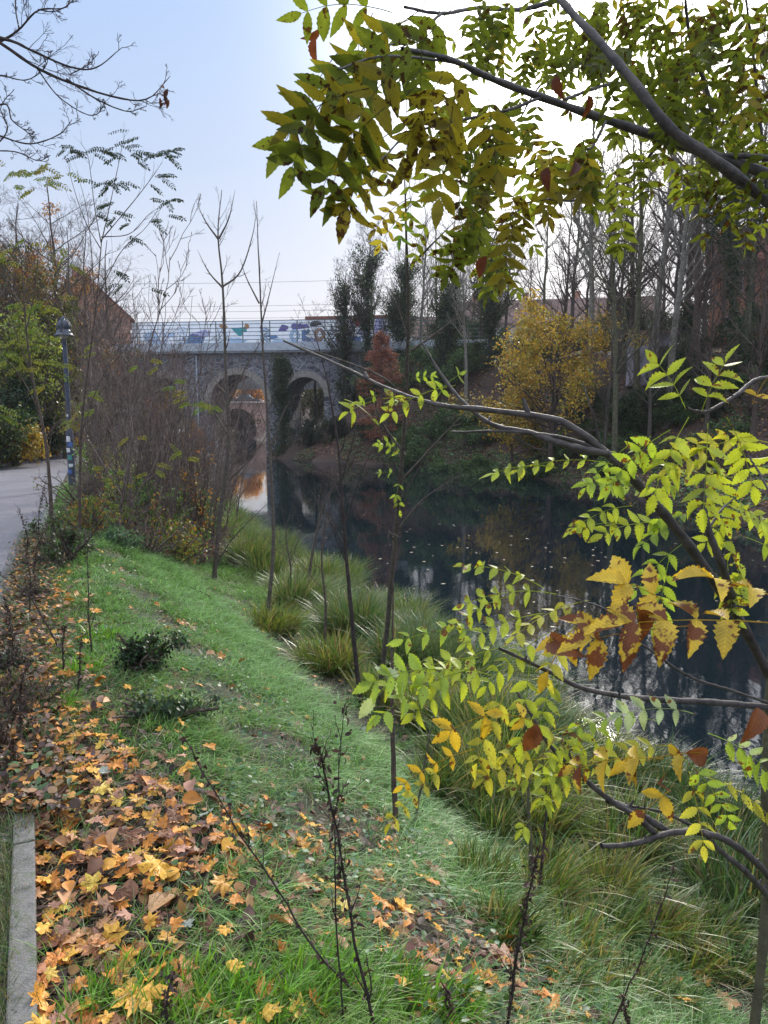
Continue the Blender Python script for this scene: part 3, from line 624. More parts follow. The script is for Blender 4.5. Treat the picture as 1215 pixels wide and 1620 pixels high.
YE = [(.42, .27, .04), (.50, .35, .05), (.30, .18, .03), (.26, .24, .05)]
GRN = [(.03, .06, .018), (.05, .09, .025), (.02, .04, .015), (.09, .13, .035)]
# prototypes hidden nowhere: the first use of every prototype is a real tree of the far bank
def farloc(px, py, Y): q = atY(px, py, Y); return (q[0], Y, float(H(q[0], Y))-.1)
protoA = bare_tree('bare_tree', 'tall bare tree with pale smooth trunk on the far bank, left of the ivy column', None, farloc(1062, 560, 36), 17, .20, 11, M['bark_pale'], 30, 7, 5, 3, crown_t=.35, l1=.26, up=.2, ang=.6)
protoB = bare_tree('bare_tree', 'slim bare tree leaning left beside the yellow tree on the far bank', None, farloc(978, 600, 33), 14.5, .15, 23, M['bark_green'], 26, 7, 5, 3, lean=(-.07, .02), crown_t=.3, l1=.3, up=.16, ang=.7)
protoC = bare_tree('bare_tree', 'dark many-branched bare tree above the slope, left of the lilac shed', None, farloc(1000, 520, 46), 14, .2, 37, M['bark_brown'], 34, 8, 5, 3, crown_t=.16, l1=.38, up=.1, ang=.9)
protoD = bare_tree('bare_tree', 'bare tree with dense fine twigs standing behind the yellow tree', None, farloc(905, 500, 52), 14, .17, 49, M['bark'], 30, 8, 6, 3, crown_t=.25, l1=.34, up=.18, ang=.7)
rows = [(A_, *x) for A_, x in [
 (protoA, (1035, 555, 40, .95, 'straight bare tree just left of the pale-trunked tree on the far bank')),
 (protoA, (935, 560, 45, .92, 'slim pale bare tree directly right of the yellow tree')),
 (protoB, (1010, 560, 41, 1.05, 'leaning bare tree between two straight pale trunks on the far bank')),
 (protoC, (1100, 555, 39, 1.0, 'dark bare tree with low side branches left of the ivy column tree')),
 (protoC, (1085, 520, 49, 1.1, 'brown bare tree behind the pale-trunked tree, above the far slope')),
 (protoD, (1215, 540, 38, 1.0, 'bare tree with fine twigs cut by the right edge, before the brick house')),
 (protoA, (1250, 560, 33, 1.05, 'tall bare tree just outside the right edge of the far bank')),
 (protoB, (860, 520, 54, .95, 'bare tree rising behind the crown of the yellow tree, its left one')),
 (protoD, (800, 500, 58, .9, 'bare twiggy tree left of the yellow tree, in front of the terraced house')),
 (protoC, (760, 505, 57, .85, 'broad bare tree left of the yellow tree by the water bend')),
 (protoD, (715, 520, 62, .95, 'fine-twigged bare tree between the ivy-clad trees and the yellow tree')),
 (protoB, (690, 560, 54, .8, 'greenish leaning bare tree behind the long foreground sapling')),
 (protoA, (738, 580, 50, .72, 'thin pale bare trunk at the left foot of the yellow tree')),
 (protoA, (665, 545, 58, .8, 'slender pale bare tree right of the reddish conifer')),
 (protoC, (640, 530, 66, .9, 'dark bare tree behind the reddish conifer')),
 (protoC, (1150, 520, 52, 1.1, 'large bare tree behind the ivy column tree in front of the brick house')),
 (protoD, (960, 500, 60, 1.0, 'distant bare tree before the right end of the terraced house')),
 (protoC, (880, 590, 40, .55, 'low bare tree with wide branches under the yellow crown')),
 (protoD, (1030, 620, 34, .5, 'small twiggy tree on the slope below the lilac shed')),
 (protoC, (1120, 640, 32, .45, 'small bare brown tree halfway down the far slope at the right')),
 (protoC, (1195, 640, 29, .5, 'crooked bare tree on the far slope near the right edge')),
 (protoD, (960, 620, 35, .5, 'small fine-twigged tree right below the yellow crown')),
 (protoD, (590, 520, 62, .9, 'bare tree with violet fine twigs behind the ivy-clad pair')),
 (protoD, (500, 560, 64, .72, 'bare tree with spreading fine twigs left of the ivy-clad pair')),
 (protoB, (430, 580, 68, .62, 'thin bare tree rising behind the bridge railing')),
]]
for i, (pr, px, py, Y, s, lab) in enumerate(rows):
    if px > 880: s *= 1.22
    dup(pr, farloc(px, py, Y), (i*2.4) % 6.28, s, lab)
# ivy-clad trees
bare_tree('ivy_clad_tree', 'tall tree wrapped in a dense green ivy column in front of the brick house', None, farloc(1165, 590, 34), 12.5, .16, 61, M['bark_green'], 22, 6, 4, 2, crown_t=.45, l1=.26, lean=(-.075, 0), ivy=7000, ivyh=(0, .85), ivyr=.42)
bare_tree('ivy_clad_tree', 'straight mossy-trunked bare tree directly beside the ivy column at the right', None, farloc(1178, 585, 35), 13, .2, 63, M['bark_green'], 24, 6, 4, 2, crown_t=.4, l1=.28, ivy=1500, ivyh=(0, .7), ivyr=.12)
bare_tree('ivy_clad_tree', 'ivy-clad bare tree just right of the bridge, taller of the pair', None, farloc(583, 600, 56), 12.2, .2, 65, M['bark_dark'], 36, 8, 6, 3, crown_t=.3, l1=.36, ang=.7, up=.2, ivy=9000, ivyh=(.0, .86), ivyr=.95)
bare_tree('ivy_clad_tree', 'narrow ivy-clad bare tree just right of the bridge, left of the pair', None, farloc(545, 600, 57), 10.6, .2, 67, M['bark_dark'], 36, 8, 6, 3, crown_t=.3, l1=.4, ang=.7, up=.2, ivy=7000, ivyh=(.0, .85), ivyr=.7)
bare_tree('ivy_clad_tree', 'bushy ivy-clad tree in front of the white plastered house', None, farloc(632, 600, 58), 9.2, .18, 69, M['bark_dark'], 26, 7, 5, 2, crown_t=.3, l1=.4, ivy=14000, ivyh=(0, .9), ivyr=2.1)
bare_tree('ivy_clad_tree', 'short ivy-clad tree between the white house and the reddish conifer', None, farloc(700, 600, 52), 7.0, .18, 70, M['bark_dark'], 26, 7, 5, 2, crown_t=.3, l1=.4, ivy=12000, ivyh=(0, .95), ivyr=1.9)
bare_tree('ivy_clad_tree', 'stump-like tree smothered in dark ivy in front of the bridge pier', None, (-7.7, 56.6, -1.4), 7.6, .2, 71, M['bark_dark'], 24, 6, 4, 2, crown_t=.5, l1=.3, ivy=14000, ivyh=(0, .9), ivyr=1.35)
bare_tree('ivy_clad_tree', 'ivy-covered bare tree left of the terraced house, above the ivy slope', None, farloc(775, 600, 52), 8.2, .18, 72, M['bark_dark'], 26, 7, 5, 2, crown_t=.3, l1=.4, ivy=9000, ivyh=(0, .9), ivyr=1.1)
# yellow-leaved tree on the far bank
bare_tree('yellow_leaved_tree', 'broad bushy tree with golden yellow leaves on the far bank', None, farloc(872, 665, 38), 7.6, .17, 81, M['bark_brown'], 42, 9, 6, 0, crown_t=.12, l1=.78, ang=1.1, up=.05, leafcol=[(.55, .36, .05), (.62, .44, .06), (.4, .24, .04), (.32, .3, .06)], nleaf=11000, leafL=.17, rtw=.007, leafwhere=.75)
bare_tree('yellow_leaved_tree', 'small yellow-leaved tree at the left foot of the broad yellow tree', None, farloc(812, 650, 41), 4.2, .1, 83, M['bark_brown'], 24, 8, 6, 0, crown_t=.12, l1=.6, ang=1.0, up=.05, leafcol=YE, nleaf=2600, leafL=.16, rtw=.007, leafwhere=.7)
# reddish conifer
def conifer(name, label, loc, h, w, cols, seed, n=9000):
    g = np.random.default_rng(seed); t = thing(name, label, 'tree', loc); mb = MB(); tubes(mb, [[(0, 0, 0), (0.05, 0, h*.5), (0, .05, h)]], [[.14, .08, .01]], 8); lpart('trunk', mb, M['bark_brown'], t, True)
    nb = 130; s = g.uniform(.12, .98, nb); th = g.uniform(0, 6.28, nb); L = w*(1-s)**.75*g.uniform(.55, 1.15, nb)+.15; K = 6
    f = np.linspace(0, 1, K); P = np.stack([np.cos(th)[:, None]*L[:, None]*f, np.sin(th)[:, None]*L[:, None]*f, (s*h)[:, None]+L[:, None]*(.35*f-.25*f*f)], -1)
    cm = MB(); tubes(cm, P, np.full((nb, K), .012), 3); i = g.integers(0, nb, n); k = g.uniform(.25, 1, n)*(K-1); a = np.minimum(k.astype(int), K-2)
    p = P[i, a]+(P[i, a+1]-P[i, a])*(k-a)[:, None]+g.normal(0, .1, (n, 3)); lpart('branches', cm, M['bark_brown'], t, True); mb = MB()
    leaves(mb, p, nz(g.normal(0, .5, (n, 3))+np.stack([np.cos(th[i]), np.sin(th[i]), np.full(n, -.4)], 1)), rand_dirs(n, g), g.uniform(.1, .22, n), g.uniform(.04, .08, n), pick(cols, n, g=g), LT_Q)
    lpart('foliage', mb, M['leaf'], t, True); return t
conifer('reddish_conifer', 'feathery rust-red deciduous conifer by the water bend right of the bridge', farloc(603, 682, 50), 8.2, 2.7, [(.33, .12, .08), (.42, .18, .12), (.24, .08, .06)], 91, 9000)
# ------------------------------------------------------------------ shrubs
def shrub(name, label, loc, size, cols, n, L, seed, group=None, bark='bark_brown', nst=26, dens=.55):
    g = np.random.default_rng(seed); t = thing(name, label, 'shrub', loc, group); K = 7
    th = g.uniform(0, 6.28, nst); sp = g.uniform(.1, 1, nst); f = np.linspace(0, 1, K)
    P = np.stack([np.cos(th)[:, None]*sp[:, None]*size[0]*f**1.3, np.sin(th)[:, None]*sp[:, None]*size[1]*f**1.3, size[2]*(1.05-.5*sp**2)[:, None]*f*g.uniform(.6, 1, nst)[:, None]], -1)+g.normal(0, .02, (nst, K, 3))*size[2]*f[:, None]
    Rr = np.full((nst, K), .02)*np.linspace(1, .3, K); mb = MB(); tubes(mb, P, Rr, 4)
    A, a = grow(P, Rr, 7, .2, 1, .42, .8, .05, 5, .6, .16, .004, seed=seed+1); tubes(mb, A, a, 3); B, b = grow(A, a, 5, .2, 1, .5, .8, .03, 4, .6, .16, .003, seed=seed+2); tubes(mb, B, b, 3)
    lpart('stems', mb, M[bark], t, True)
    if n:
        q = np.concatenate([A.reshape(-1, 3), B.reshape(-1, 3)]); cen = q[g.integers(0, len(q), 30)]; dd = np.min(np.linalg.norm(q[:, None]-cen[None], axis=2), 1); q = q[dd <= np.quantile(dd, dens)]
        p = q[g.integers(0, len(q), n)]+g.normal(0, L*.9, (n, 3)); mb = MB()
        leaves(mb, p, nz(g.normal(0, .6, (n, 3))+np.array([0, 0, -.6])), nz(g.normal(0, .6, (n, 3))+np.array([0, -.2, .7])), L*g.uniform(.6, 1.3, n), L*.62*g.uniform(.7, 1.2, n), pick(cols, n, g=g), LT_Q); lpart('foliage', mb, M['leaf'], t, True)
    return t
def gl(px, py, zo=0): q = gnd(px, py); return (q[0], q[1], q[2]+zo)
def gY(px, Y): q = atY(px, 600, Y); return (q[0], Y, float(H(q[0], Y))-.05)
# green shrubs and ivy tumbling down to the water
IV = [(.07, .14, .05), (.11, .19, .07), (.05, .09, .035), (.16, .24, .09)]
for i, (px, Y, s, lab) in enumerate([(660, 47, (2.4, 1.6, 1.7), 'leftmost green shrub overhanging the far waterline'), (715, 44.5, (2.4, 1.6, 1.5), 'green shrub leaning over the water below the thin pale trunk'),
    (770, 42, (2.2, 1.6, 1.6), 'green shrub at the waterline left below the yellow tree'), (830, 39, (2.0, 1.6, 1.3), 'low green shrub at the waterline under the yellow tree'), (905, 38.5, (1.8, 1.3, 1.2), 'small green shrub right below the yellow tree'),
    (740, 48, (2.6, 1.8, 1.6), 'green ivy-covered shrub higher up behind the waterline shrubs'), (980, 32.5, (1.6, 1.2, 1.1), 'dark green shrub on the brown slope right of the yellow tree')]):
    shrub('ivy_shrub', lab, gY(px, Y), s, IV, 5500, .14, 200+i, 'green shrubs along the far waterline')
for i, (px, Y, s, lab) in enumerate([(485, 54.8, (1.9, 1.0, 2.0), 'dark green bush at the right foot of the bridge'), (535, 53.5, (2.2, 1.0, 1.8), 'dark green bush hanging over the water left of the reddish conifer'), (600, 51.5, (2.4, 1.0, 1.2), 'dark low bush over the water below the reddish conifer')]):
    shrub('waterside_bush', lab, gY(px, Y), s, [(.02, .035, .02), (.03, .05, .028), (.05, .06, .03)], 6000, .13, 220+i, 'dark bushes at the water by the bridge')
ivs = [o for o in C.objects if o.name.startswith('ivy_shrub') and o.parent is None]
for i, (px, Y, s_) in enumerate([(625, 50.5, .9), (650, 49, 1), (690, 48.5, 1.1), (700, 52, 1.2), (640, 54, 1.2), (760, 46, .9), (800, 45, .9), (850, 42.5, .8), (930, 40, .7), (1000, 35, .75), (1060, 32, .6), (1110, 30, .7), (740, 52, 1.1), (680, 55, 1.3), (600, 56, 1.3), (1090, 35, .8), (870, 37.8, .6), (780, 40.6, .8), (950, 36.5, .7), (1160, 30, .6), (1200, 33, .8)]):
    dup(ivs[i % 6], gY(px, Y), i*1.9, s_, 'rounded green shrub half covered by ivy on the far bank', 'ivy-covered shrubs on the far bank slope')
# bare scrub on the far slope
sb = shrub('bare_scrub', 'tangled bare scrub on the brown far slope', gY(930, 37), (1.8, 1.5, 1.9), OR, 60, .1, 240, 'bare scrub bushes on the far slope')
i = 0
for px, Y in [(1000, 33), (1060, 31), (1120, 28.5), (1180, 27), (1230, 29), (1090, 37), (1150, 40), (1200, 36), (1020, 43), (960, 44), (900, 46), (850, 47), (800, 49), (760, 52), (700, 55), (1240, 42), (1130, 47), (1060, 50), (990, 50), (660, 54), (620, 55), (1190, 31), (1050, 26.5), (930, 31.5), (870, 52), (820, 55), (940, 54)]:
    dup(sb, gY(px, Y), i*1.7, .8+.35*((i*7) % 5)/4); i += 1
# dense thorny backdrop above the slope
dk = shrub('evergreen_shrub', 'dark evergreen shrub between the trunks at the top of the far slope', gY(1000, 48), (2.6, 2, 4.0), GRN[:3], 6000, .16, 250, 'evergreen shrubs at the top of the far slope')
i = 0
for px, Y in [(955, 50), (1080, 45), (1130, 52), (905, 56), (860, 58), (760, 60), (715, 56), (670, 62), (560, 60), (610, 60), (1010, 43), (1050, 41), (1100, 41), (1160, 40), (1200, 42), (1130, 36), (980, 39), (930, 43), (905, 42), (1030, 38), (1080, 39), (1130, 33), (1170, 34), (1000, 36), (1215, 36), (880, 49), (830, 50), (790, 53), (750, 53), (1065, 36), (690, 57), (650, 57), (1190, 35)]:
    dup(dk, gY(px, Y), i*2.1+1, (.75+.3*(i % 3)/2)*(1 if i < 10 else .62)); i += 1

# ------------------------------------------------------------------ left side
for (px, Y, h, seed, lab, lc, nl) in [(20, 30, 7.6, 101, 'bare brown tree with a few green leaves left of the street lamp', GRN, 900), (75, 33, 9.3, 103, 'tall twiggy tree with rust-orange leaves at its top, left background', OR, 2600), (-30, 26, 7.5, 105, 'bare tree at the left edge beyond the path', None, 0),
    (130, 37, 8.2, 107, 'orange-leaved bare tree beside the red gabled house', OR, 2600), (45, 24.5, 4.6, 109, 'small tree with yellow-green leaves beyond the path bend', [(.3, .34, .06), (.2, .26, .05), (.12, .18, .04)], 3000), (175, 44, 7.2, 111, 'bare reddish tree in front of the red gabled house', OR, 500), (0, 38, 9.5, 113, 'dense violet-brown bare tree at the far left background', None, 0), (100, 27, 5.2, 115, 'low bushy tree with olive leaves directly behind the street lamp', [(.10, .12, .03), (.16, .17, .05), (.07, .08, .03)], 4500)]:
    bare_tree('autumn_tree' if lc else 'bare_tree', lab, None, gY(px, Y), h, .16, seed, M['bark_brown'], 34, 8, 6, 2, crown_t=.12, l1=.45, ang=.85, up=.12, leafcol=lc, nleaf=nl, leafL=.12, leafwhere=.4 if lc is OR else .8)
for i, (px, Y, s, cols, lab) in enumerate([(10, 23.5, (1.8, 1.6, 3.2), [(.02, .045, .02), (.03, .06, .03)], 'dark green evergreen shrub at the left edge beyond the path'), (55, 25.5, (1.6, 1.5, 3.0), [(.02, .04, .02), (.035, .06, .03)], 'dark green evergreen shrub left of the lamp post'),
    (15, 22.8, (1.4, 1.0, 1.75), YE, 'yellow-leaved shrub on the grass verge at the left edge'), (68, 27.5, (1.5, .9, 2.1), YE+OR[:1], 'golden shrub on the verge just left of the lamp post'), (-40, 21.5, (1.6, 1.3, 2.5), GRN, 'green shrub beyond the path outside the left edge'), (105, 31, (1.8, 1.2, 2.4), [(.08, .09, .03), (.14, .13, .05), (.2, .14, .04)], 'olive shrub at the vanishing point of the path'),
    (140, 30, (1.6, 1.2, 2.6), [(.08, .07, .04), (.13, .10, .05)], 'brown-leaved shrub right of the vanishing point of the path')]):
    shrub('evergreen_shrub' if 'evergreen' in lab else 'verge_shrub', lab, gY(px, Y), s, cols, 6000, .11, 270+i, dens=.8)
# trees beyond the bridges, sunlit orange
for i, (px, Y, h, lab) in enumerate([(355, 132, 12, 'orange-leaved tree beyond the sandstone bridge, left in the middle arch'), (395, 138, 13, 'orange-leaved tree beyond the sandstone bridge, centre of the middle arch'), (440, 133, 12, 'orange-leaved tree beyond the sandstone bridge, right in the middle arch'), (490, 128, 12, 'orange-leaved tree seen through the right arch'), (260, 90, 7, 'orange-leaved small tree seen through the left arch')]):
    q = atY(px, 640, Y); bare_tree('autumn_tree', lab, None, (q[0], Y, 2.6 if Y > 100 else 1), h*.5, .2, 120+i, M['bark_brown'], 30, 8, 5, 0, crown_t=.1, l1=.55, ang=.9, leafcol=[(.75, .36, .07), (.8, .5, .12), (.6, .25, .05)], nleaf=11000, leafL=.5, rtw=.01)
for i, (px, Y, h, lab) in enumerate([(245, 54, 3.2, 'orange-leaved shrub in front of the left arch of the bridge'), (300, 53, 2.6, 'low green and orange shrub between the left and middle arch')]):
    shrub('autumn_shrub', lab, gY(px, Y), (1.6, 1.3, h), [(.6, .26, .05), (.5, .18, .04), (.3, .25, .06)], 3500, .13, 290+i)

# far slope: loose brown litter and ivy carpet (uncountable)
def scatter_far(n, x0, x1, y0, y1, cols, L, name, label, cat, g, msk=None):
    Y = g.uniform(y0, y1, n); X = fs(Y)+g.uniform(x0, x1, n)**1.0
    if msk is not None: k = msk(X, Y); X = X[k]; Y = Y[k]
    n = len(X); Z = H(X, Y)+.03; mb = MB(); d = rand_dirs(n, g); d[:, 2] *= .35
    leaves(mb, np.stack([X, Y, Z], 1), d, nz(np.stack([g.normal(0, .4, n)-.3, g.normal(0, .4, n)-.3, np.ones(n)], 1)), L*g.uniform(.6, 1.4, n), L*.8*g.uniform(.6, 1.3, n), pick(cols, n, g=g), LT_Q)
    return tag(mb.build(name, M['litter']), label, cat, kind='stuff')
LITC = [(.22, .10, .05), (.30, .16, .08), (.14, .07, .04), (.36, .22, .09), (.10, .05, .035)]
g5 = np.random.default_rng(55)
scatter_far(26000, .3, 17, 14, 54, LITC, .15, 'leaf_litter', 'brown fallen leaves carpeting the far slope', 'leaves', g5)
scatter_far(30000, .1, 7.5, 18, 54, [(.05, .11, .04), (.08, .16, .05), (.14, .21, .08)], .14, 'ivy_carpet', 'low green ivy carpeting the foot of the far slope', 'ivy', g5, lambda x, y: (wob(x*.35, y*.3) > -.25+(y < 30)*.45))
# verge grass on the left of the path
n = 26000; g = rng; Y = g.uniform(5, 34, n); X = pl(Y)-np.abs(g.normal(0, 1.6, n))-.03; mb = MB()
blades(mb, np.stack([X, Y, H(X, Y)-.01], 1), np.stack([g.normal(0, .3, n), g.normal(0, .3, n), np.ones(n)], 1), g.uniform(.08, .2, n), np.full(n, .012), rand_dirs(n)*.4, pick([(.07, .15, .03), (.11, .2, .04), (.14, .18, .06)], n), K=3)
tag(mb.build('verge_grass', M['grass']), 'short green grass on the verge left of the path', 'grass', kind='stuff')

# more growth behind and beside the bridge, and filling the far bank
for i, (px, Y, sz) in enumerate([(455, 66, (3, 2, 4.5)), (500, 70, (3, 2, 5)), (545, 74, (3.5, 2, 6)), (520, 84, (4, 2, 6)), (480, 92, (4, 2, 6)), (340, 84, (3, 2, 5)), (270, 70, (3, 2, 5)), (300, 96, (4, 2, 6))]):
    shrub('green_thicket', 'dark green thicket seen through the bridge arches', gY(px, Y), sz, [(.04, .06, .03), (.07, .08, .04), (.12, .08, .04)], 4500, .22, 320+i, 'dark thickets behind the stone bridge')
gx = np.random.default_rng(340); k = 0
protoL = bare_tree('autumn_tree', 'olive and rusty leaved bushy tree left of the path, next to the dark evergreen shrub', None, gY(35, 28.5), 6.2, .14, 341, M['bark_thicket'], 34, 8, 6, 2, crown_t=.08, l1=.5, ang=.85, up=.12, leafcol=[(.12, .13, .04), (.20, .18, .05), (.3, .14, .04), (.08, .09, .03)], nleaf=3800, leafL=.11)
for px, Y in [(1110, 42), (1065, 44), (1140, 46), (1005, 47), (975, 45), (925, 49), (1185, 43), (1210, 47), (890, 60), (840, 62), (780, 64), (745, 66), (700, 66), (675, 70), (640, 72), (1045, 55), (1100, 58), (1160, 60)]:
    dup([protoC, protoD][k % 2], gY(px, Y), gx.uniform(0, 6.28), gx.uniform(.6, .95), 'bare tree in the crowded row on top of the far bank', 'bare trees crowding the top of the far bank'); k += 1
for px, Y, s in [(15, 27, .5), (60, 31, .62), (110, 35, .62), (150, 39, .6), (40, 35, .7), (-20, 30, .7), (90, 41, .75), (190, 48, .62), (130, 46, .7), (0, 33, .75), (80, 29, .5), (30, 41, .9), (205, 54, .6), (125, 28, .6), (50, 28, .8), (100, 32, .8), (10, 31, .9), (145, 33, .7), (75, 36, 1.0), (170, 42, .8), (25, 37, 1.0)]:
    dup([protoL, protoC, protoL, protoD][k % 4], gY(px, Y), gx.uniform(0, 6.28), s*(1.35 if k % 2 == 0 else 1), 'brown tree in the dense group left of the path', 'trees in the dense group left of the path'); k += 1
#==PART4==
# ------------------------------------------------------------------ near bank: grass
def bank_pts(n, y0, y1, u0, u1, g, power=1.0):
    """points on the near bank, denser towards the camera"""
    Y = y0*(y1/y0)**(g.uniform(0, 1, n)**power); u = g.uniform(u0, u1, n); X = pe(Y)+u*(ns(Y)-pe(Y)); return X, Y, u
def litter_mask(X, Y):
    """0..1: where fallen leaves smother the grass (foot of the path, and a tongue down the slope)"""
    u = (X-pe(Y))/(ns(Y)-pe(Y)); a = np.clip(1.15-np.abs(Y-2.75)/.95, 0, 1)*np.clip(1.2-u*2.6, 0, 1)*.85
    b = np.clip(1.1-u*11, 0, 1)*(Y < 9); c_ = np.clip(1.1-np.abs(Y-2.05-.3*u)/.5, 0, 1)*np.clip(u*3-.35, 0, 1)
    e_ = np.clip(1.2-np.abs(Y-2.3)/.55, 0, 1)*np.clip(u*3-1.35, 0, 1)*.8
    return np.clip(a+.9*b+.8*c_+e_+.22*wob(X*2.1, Y*2.3), 0, 1)
g = np.random.default_rng(301)
nc = 42000; X, Y, u = bank_pts(nc, 1.45, 17, .0, .64, g); lm = litter_mask(X, Y); gap = wob(X*1.9+3, Y*2.1)-.55*np.clip(np.sin(u*9.5+Y*.5+.8*np.sin(Y*1.3))-.72, 0, 1)*(u > .2)*3; keep = (g.uniform(0, 1, nc) > lm*.93) & (gap > -.30+.3*g.normal(0, .3, nc))
X, Y, u = X[keep], Y[keep], u[keep]; nc = len(X); nb = 7
cdir = np.stack([g.normal(.22, .35, nc), g.normal(-.1, .35, nc), np.full(nc, .75)], 1); hh = (.088+.05*wob(X*1.1+5, Y*1.3)+.03*wob(X*5, Y*5)+.07*(np.clip(1.95-Y, 0, .5)/.5)*(X > -.85))*g.uniform(.7, 1.35, nc)*(1+.45*np.clip(Y-5, 0, 6)/6)
tone = np.clip(.5+.55*wob(X*.8+1, Y*.7+4)+g.normal(0, .15, nc), 0, 1)[:, None]; nearb = np.clip((2.4-Y)/1.0, 0, 1)[:, None]
c1 = np.array([.06, .19, .018])*(1-tone)+np.array([.13, .33, .04])*tone; c1 = c1*(1-nearb)+np.array([.17, .34, .03])*nearb
frost = np.array([.38, .60, .27])*tone+np.array([.21, .42, .06])*(1-tone); frost = frost*(1-nearb*.8)+np.array([.36, .54, .12])*nearb*.8
yl = np.clip(wob(X*.55+7, Y*.6+3)*1.6-.25+g.normal(0, .25, nc), 0, 1)[:, None]*.8; c1 = c1*(1-yl)+np.array([.16, .20, .04])*yl; frost = frost*(1-yl)+np.array([.36, .40, .13])*yl
rep = lambda a: np.repeat(a, nb, 0); n = nc*nb; jx = g.normal(0, .022, (n, 2))*(1+rep(Y)[:, None]*.12)
RX, RY = rep(X)+jx[:, 0], rep(Y)+jx[:, 1]; root = np.stack([RX, RY, H(RX, RY)-.008], 1)
d = rep(cdir)+g.normal(0, .38, (n, 3))*np.array([1, 1, .35]); bend = (rep(cdir)*np.array([1, 1, 0])+g.normal(0, .35, (n, 3)))*np.array([1, 1, .2])*1.1
jit = g.uniform(.65, 1.3, (n, 1)); mb = MB()
blades(mb, root, d, rep(hh)*g.uniform(.6, 1.3, n), .0043*(1+rep(Y)*.14), bend, rep(c1)*jit*.6, rep(frost)*jit*g.uniform(.4, 1.25, (n, 1)), K=4)  # dark blade bases put shaded depth into the colour; pale tips are frost
# straw blades
n = 26000; X, Y, u = bank_pts(n, 1.45, 15, .0, .7, g); root = np.stack([X, Y, H(X, Y)], 1)
blades(mb, root, np.stack([g.normal(.3, .6, n), g.normal(0, .6, n), np.full(n, .5)], 1), g.uniform(.05, .15, n), .003*(1+Y*.14), g.normal(0, .6, (n, 3))*np.array([1, 1, .1]), pick([(.30, .24, .13), (.2, .15, .08), (.36, .33, .2)], n, g=g), K=3)
tag(mb.build('bank_grass', M['grass']), 'frosted green grass covering the near bank slope', 'grass', kind='stuff')
# small broad weeds among the grass (ground ivy, nettle, clover)
mb = MB(); n = 9000; X, Y, u = bank_pts(n, 1.5, 12, .0, .6, g); k = wob(X*1.3+9, Y*1.2+2) > .05; X, Y = X[k], Y[k]; n = len(X)
leaves(mb, np.stack([X, Y, H(X, Y)+g.uniform(.02, .09, n)], 1), nz(np.stack([g.normal(0, 1, n), g.normal(0, 1, n), g.normal(0, .3, n)], 1)), nz(np.stack([g.normal(0, .4, n), g.normal(0, .4, n)-.2, np.ones(n)], 1)), g.uniform(.015, .04, n), g.uniform(.013, .03, n), pick([(.05, .12, .035), (.09, .18, .06), (.14, .24, .13)], n, g=g), LT_MID)
tag(mb.build('ground_weeds', M['leaf']), 'small broad-leaved weeds mixed into the bank grass', 'weeds', kind='stuff')

# ------------------------------------------------------------------ fallen leaves
def maple_mesh(name, seed):
    g = np.random.default_rng(seed); pts = []
    for a, r in [(-90, .14), (-75, .36), (-52, .58), (-40, .50), (-22, .68), (-8, .95), (4, .70), (12, .72), (22, .52), (36, .72), (48, 1.0), (58, .82), (66, .76), (72, .58), (80, .88), (84, .84), (90, 1.18)]:
        pts.append((a, r*g.uniform(.9, 1.1)))
    full = pts+[(180-a, r*g.uniform(.9, 1.1)) for a, r in pts[-2:0:-1]]
    A = np.radians([p[0] for p in full]); Rr = np.array([p[1] for p in full])*.5; n = len(A); V = [(0, 0, 0)]; cu = g.uniform(-.35, .6); tw = g.uniform(-.4, .4); ph = g.uniform(0, 6.28); f3 = g.uniform(.15, .5)
    for f in (.5, 1.0):
        for a, r in zip(A, Rr):
            x, y = r*f*math.cos(a), r*f*math.sin(a); V.append((x, y, cu*(x*x+y*y)+tw*x*y+f3*.25*(f*r)*math.sin(3*a+ph)*1.2+.02*math.cos(9*a)*f+g.normal(0, .03)))
    F3 = [[0, i+1, (i+1) % n+1] for i in range(n)]; F4 = [[i+1, i+1+n, (i+1) % n+1+n, (i+1) % n+1] for i in range(n)]
    mb = MB(); mb.add(V, [np.array(F3), np.array(F4)])
    s = smooth_line([(0, -.04, 0), (g.uniform(-.1, .1), -.3, .03), (g.uniform(-.2, .2), -.55, g.uniform(0, .12))], 5); tubes(mb, s, np.full(5, .009), 3)
    V = np.concatenate(mb.V); mb.V = [V-np.array([0, 0, V[:n*2, 2].min()])]; return mb
def oval_mesh(seed):
    g = np.random.default_rng(seed); T = strip_template(np.linspace(0, 1, 9), .34*np.sin(np.pi*np.linspace(0, 1, 9)**.9), .05, g.uniform(-.2, .3), g.uniform(.2, .7)); mb = MB(); V = T[0]-np.array([.5, 0, 0]); mb.add(V-[0, 0, V[:, 2].min()], T[1]); return mb
mbs = [maple_mesh('x', 400+i) for i in range(8)]+[oval_mesh(420+i) for i in range(3)]
mes = [m_.mesh('fallen_leaf', M['fallen']) for m_ in mbs]
def terr_rot(x, y, rz, tilt, g):
    e = .04; hx = float(H(x+e, y)-H(x-e, y))/(2*e); hy = float(H(x, y+e)-H(x, y-e))/(2*e)
    nrm_ = Vector((-hx+g.normal(0, tilt), -hy+g.normal(0, tilt), 1)).normalized()
    q = nrm_.to_track_quat('Z', 'Y'); from mathutils import Quaternion
    return (q @ Quaternion((0, 0, 1), rz))
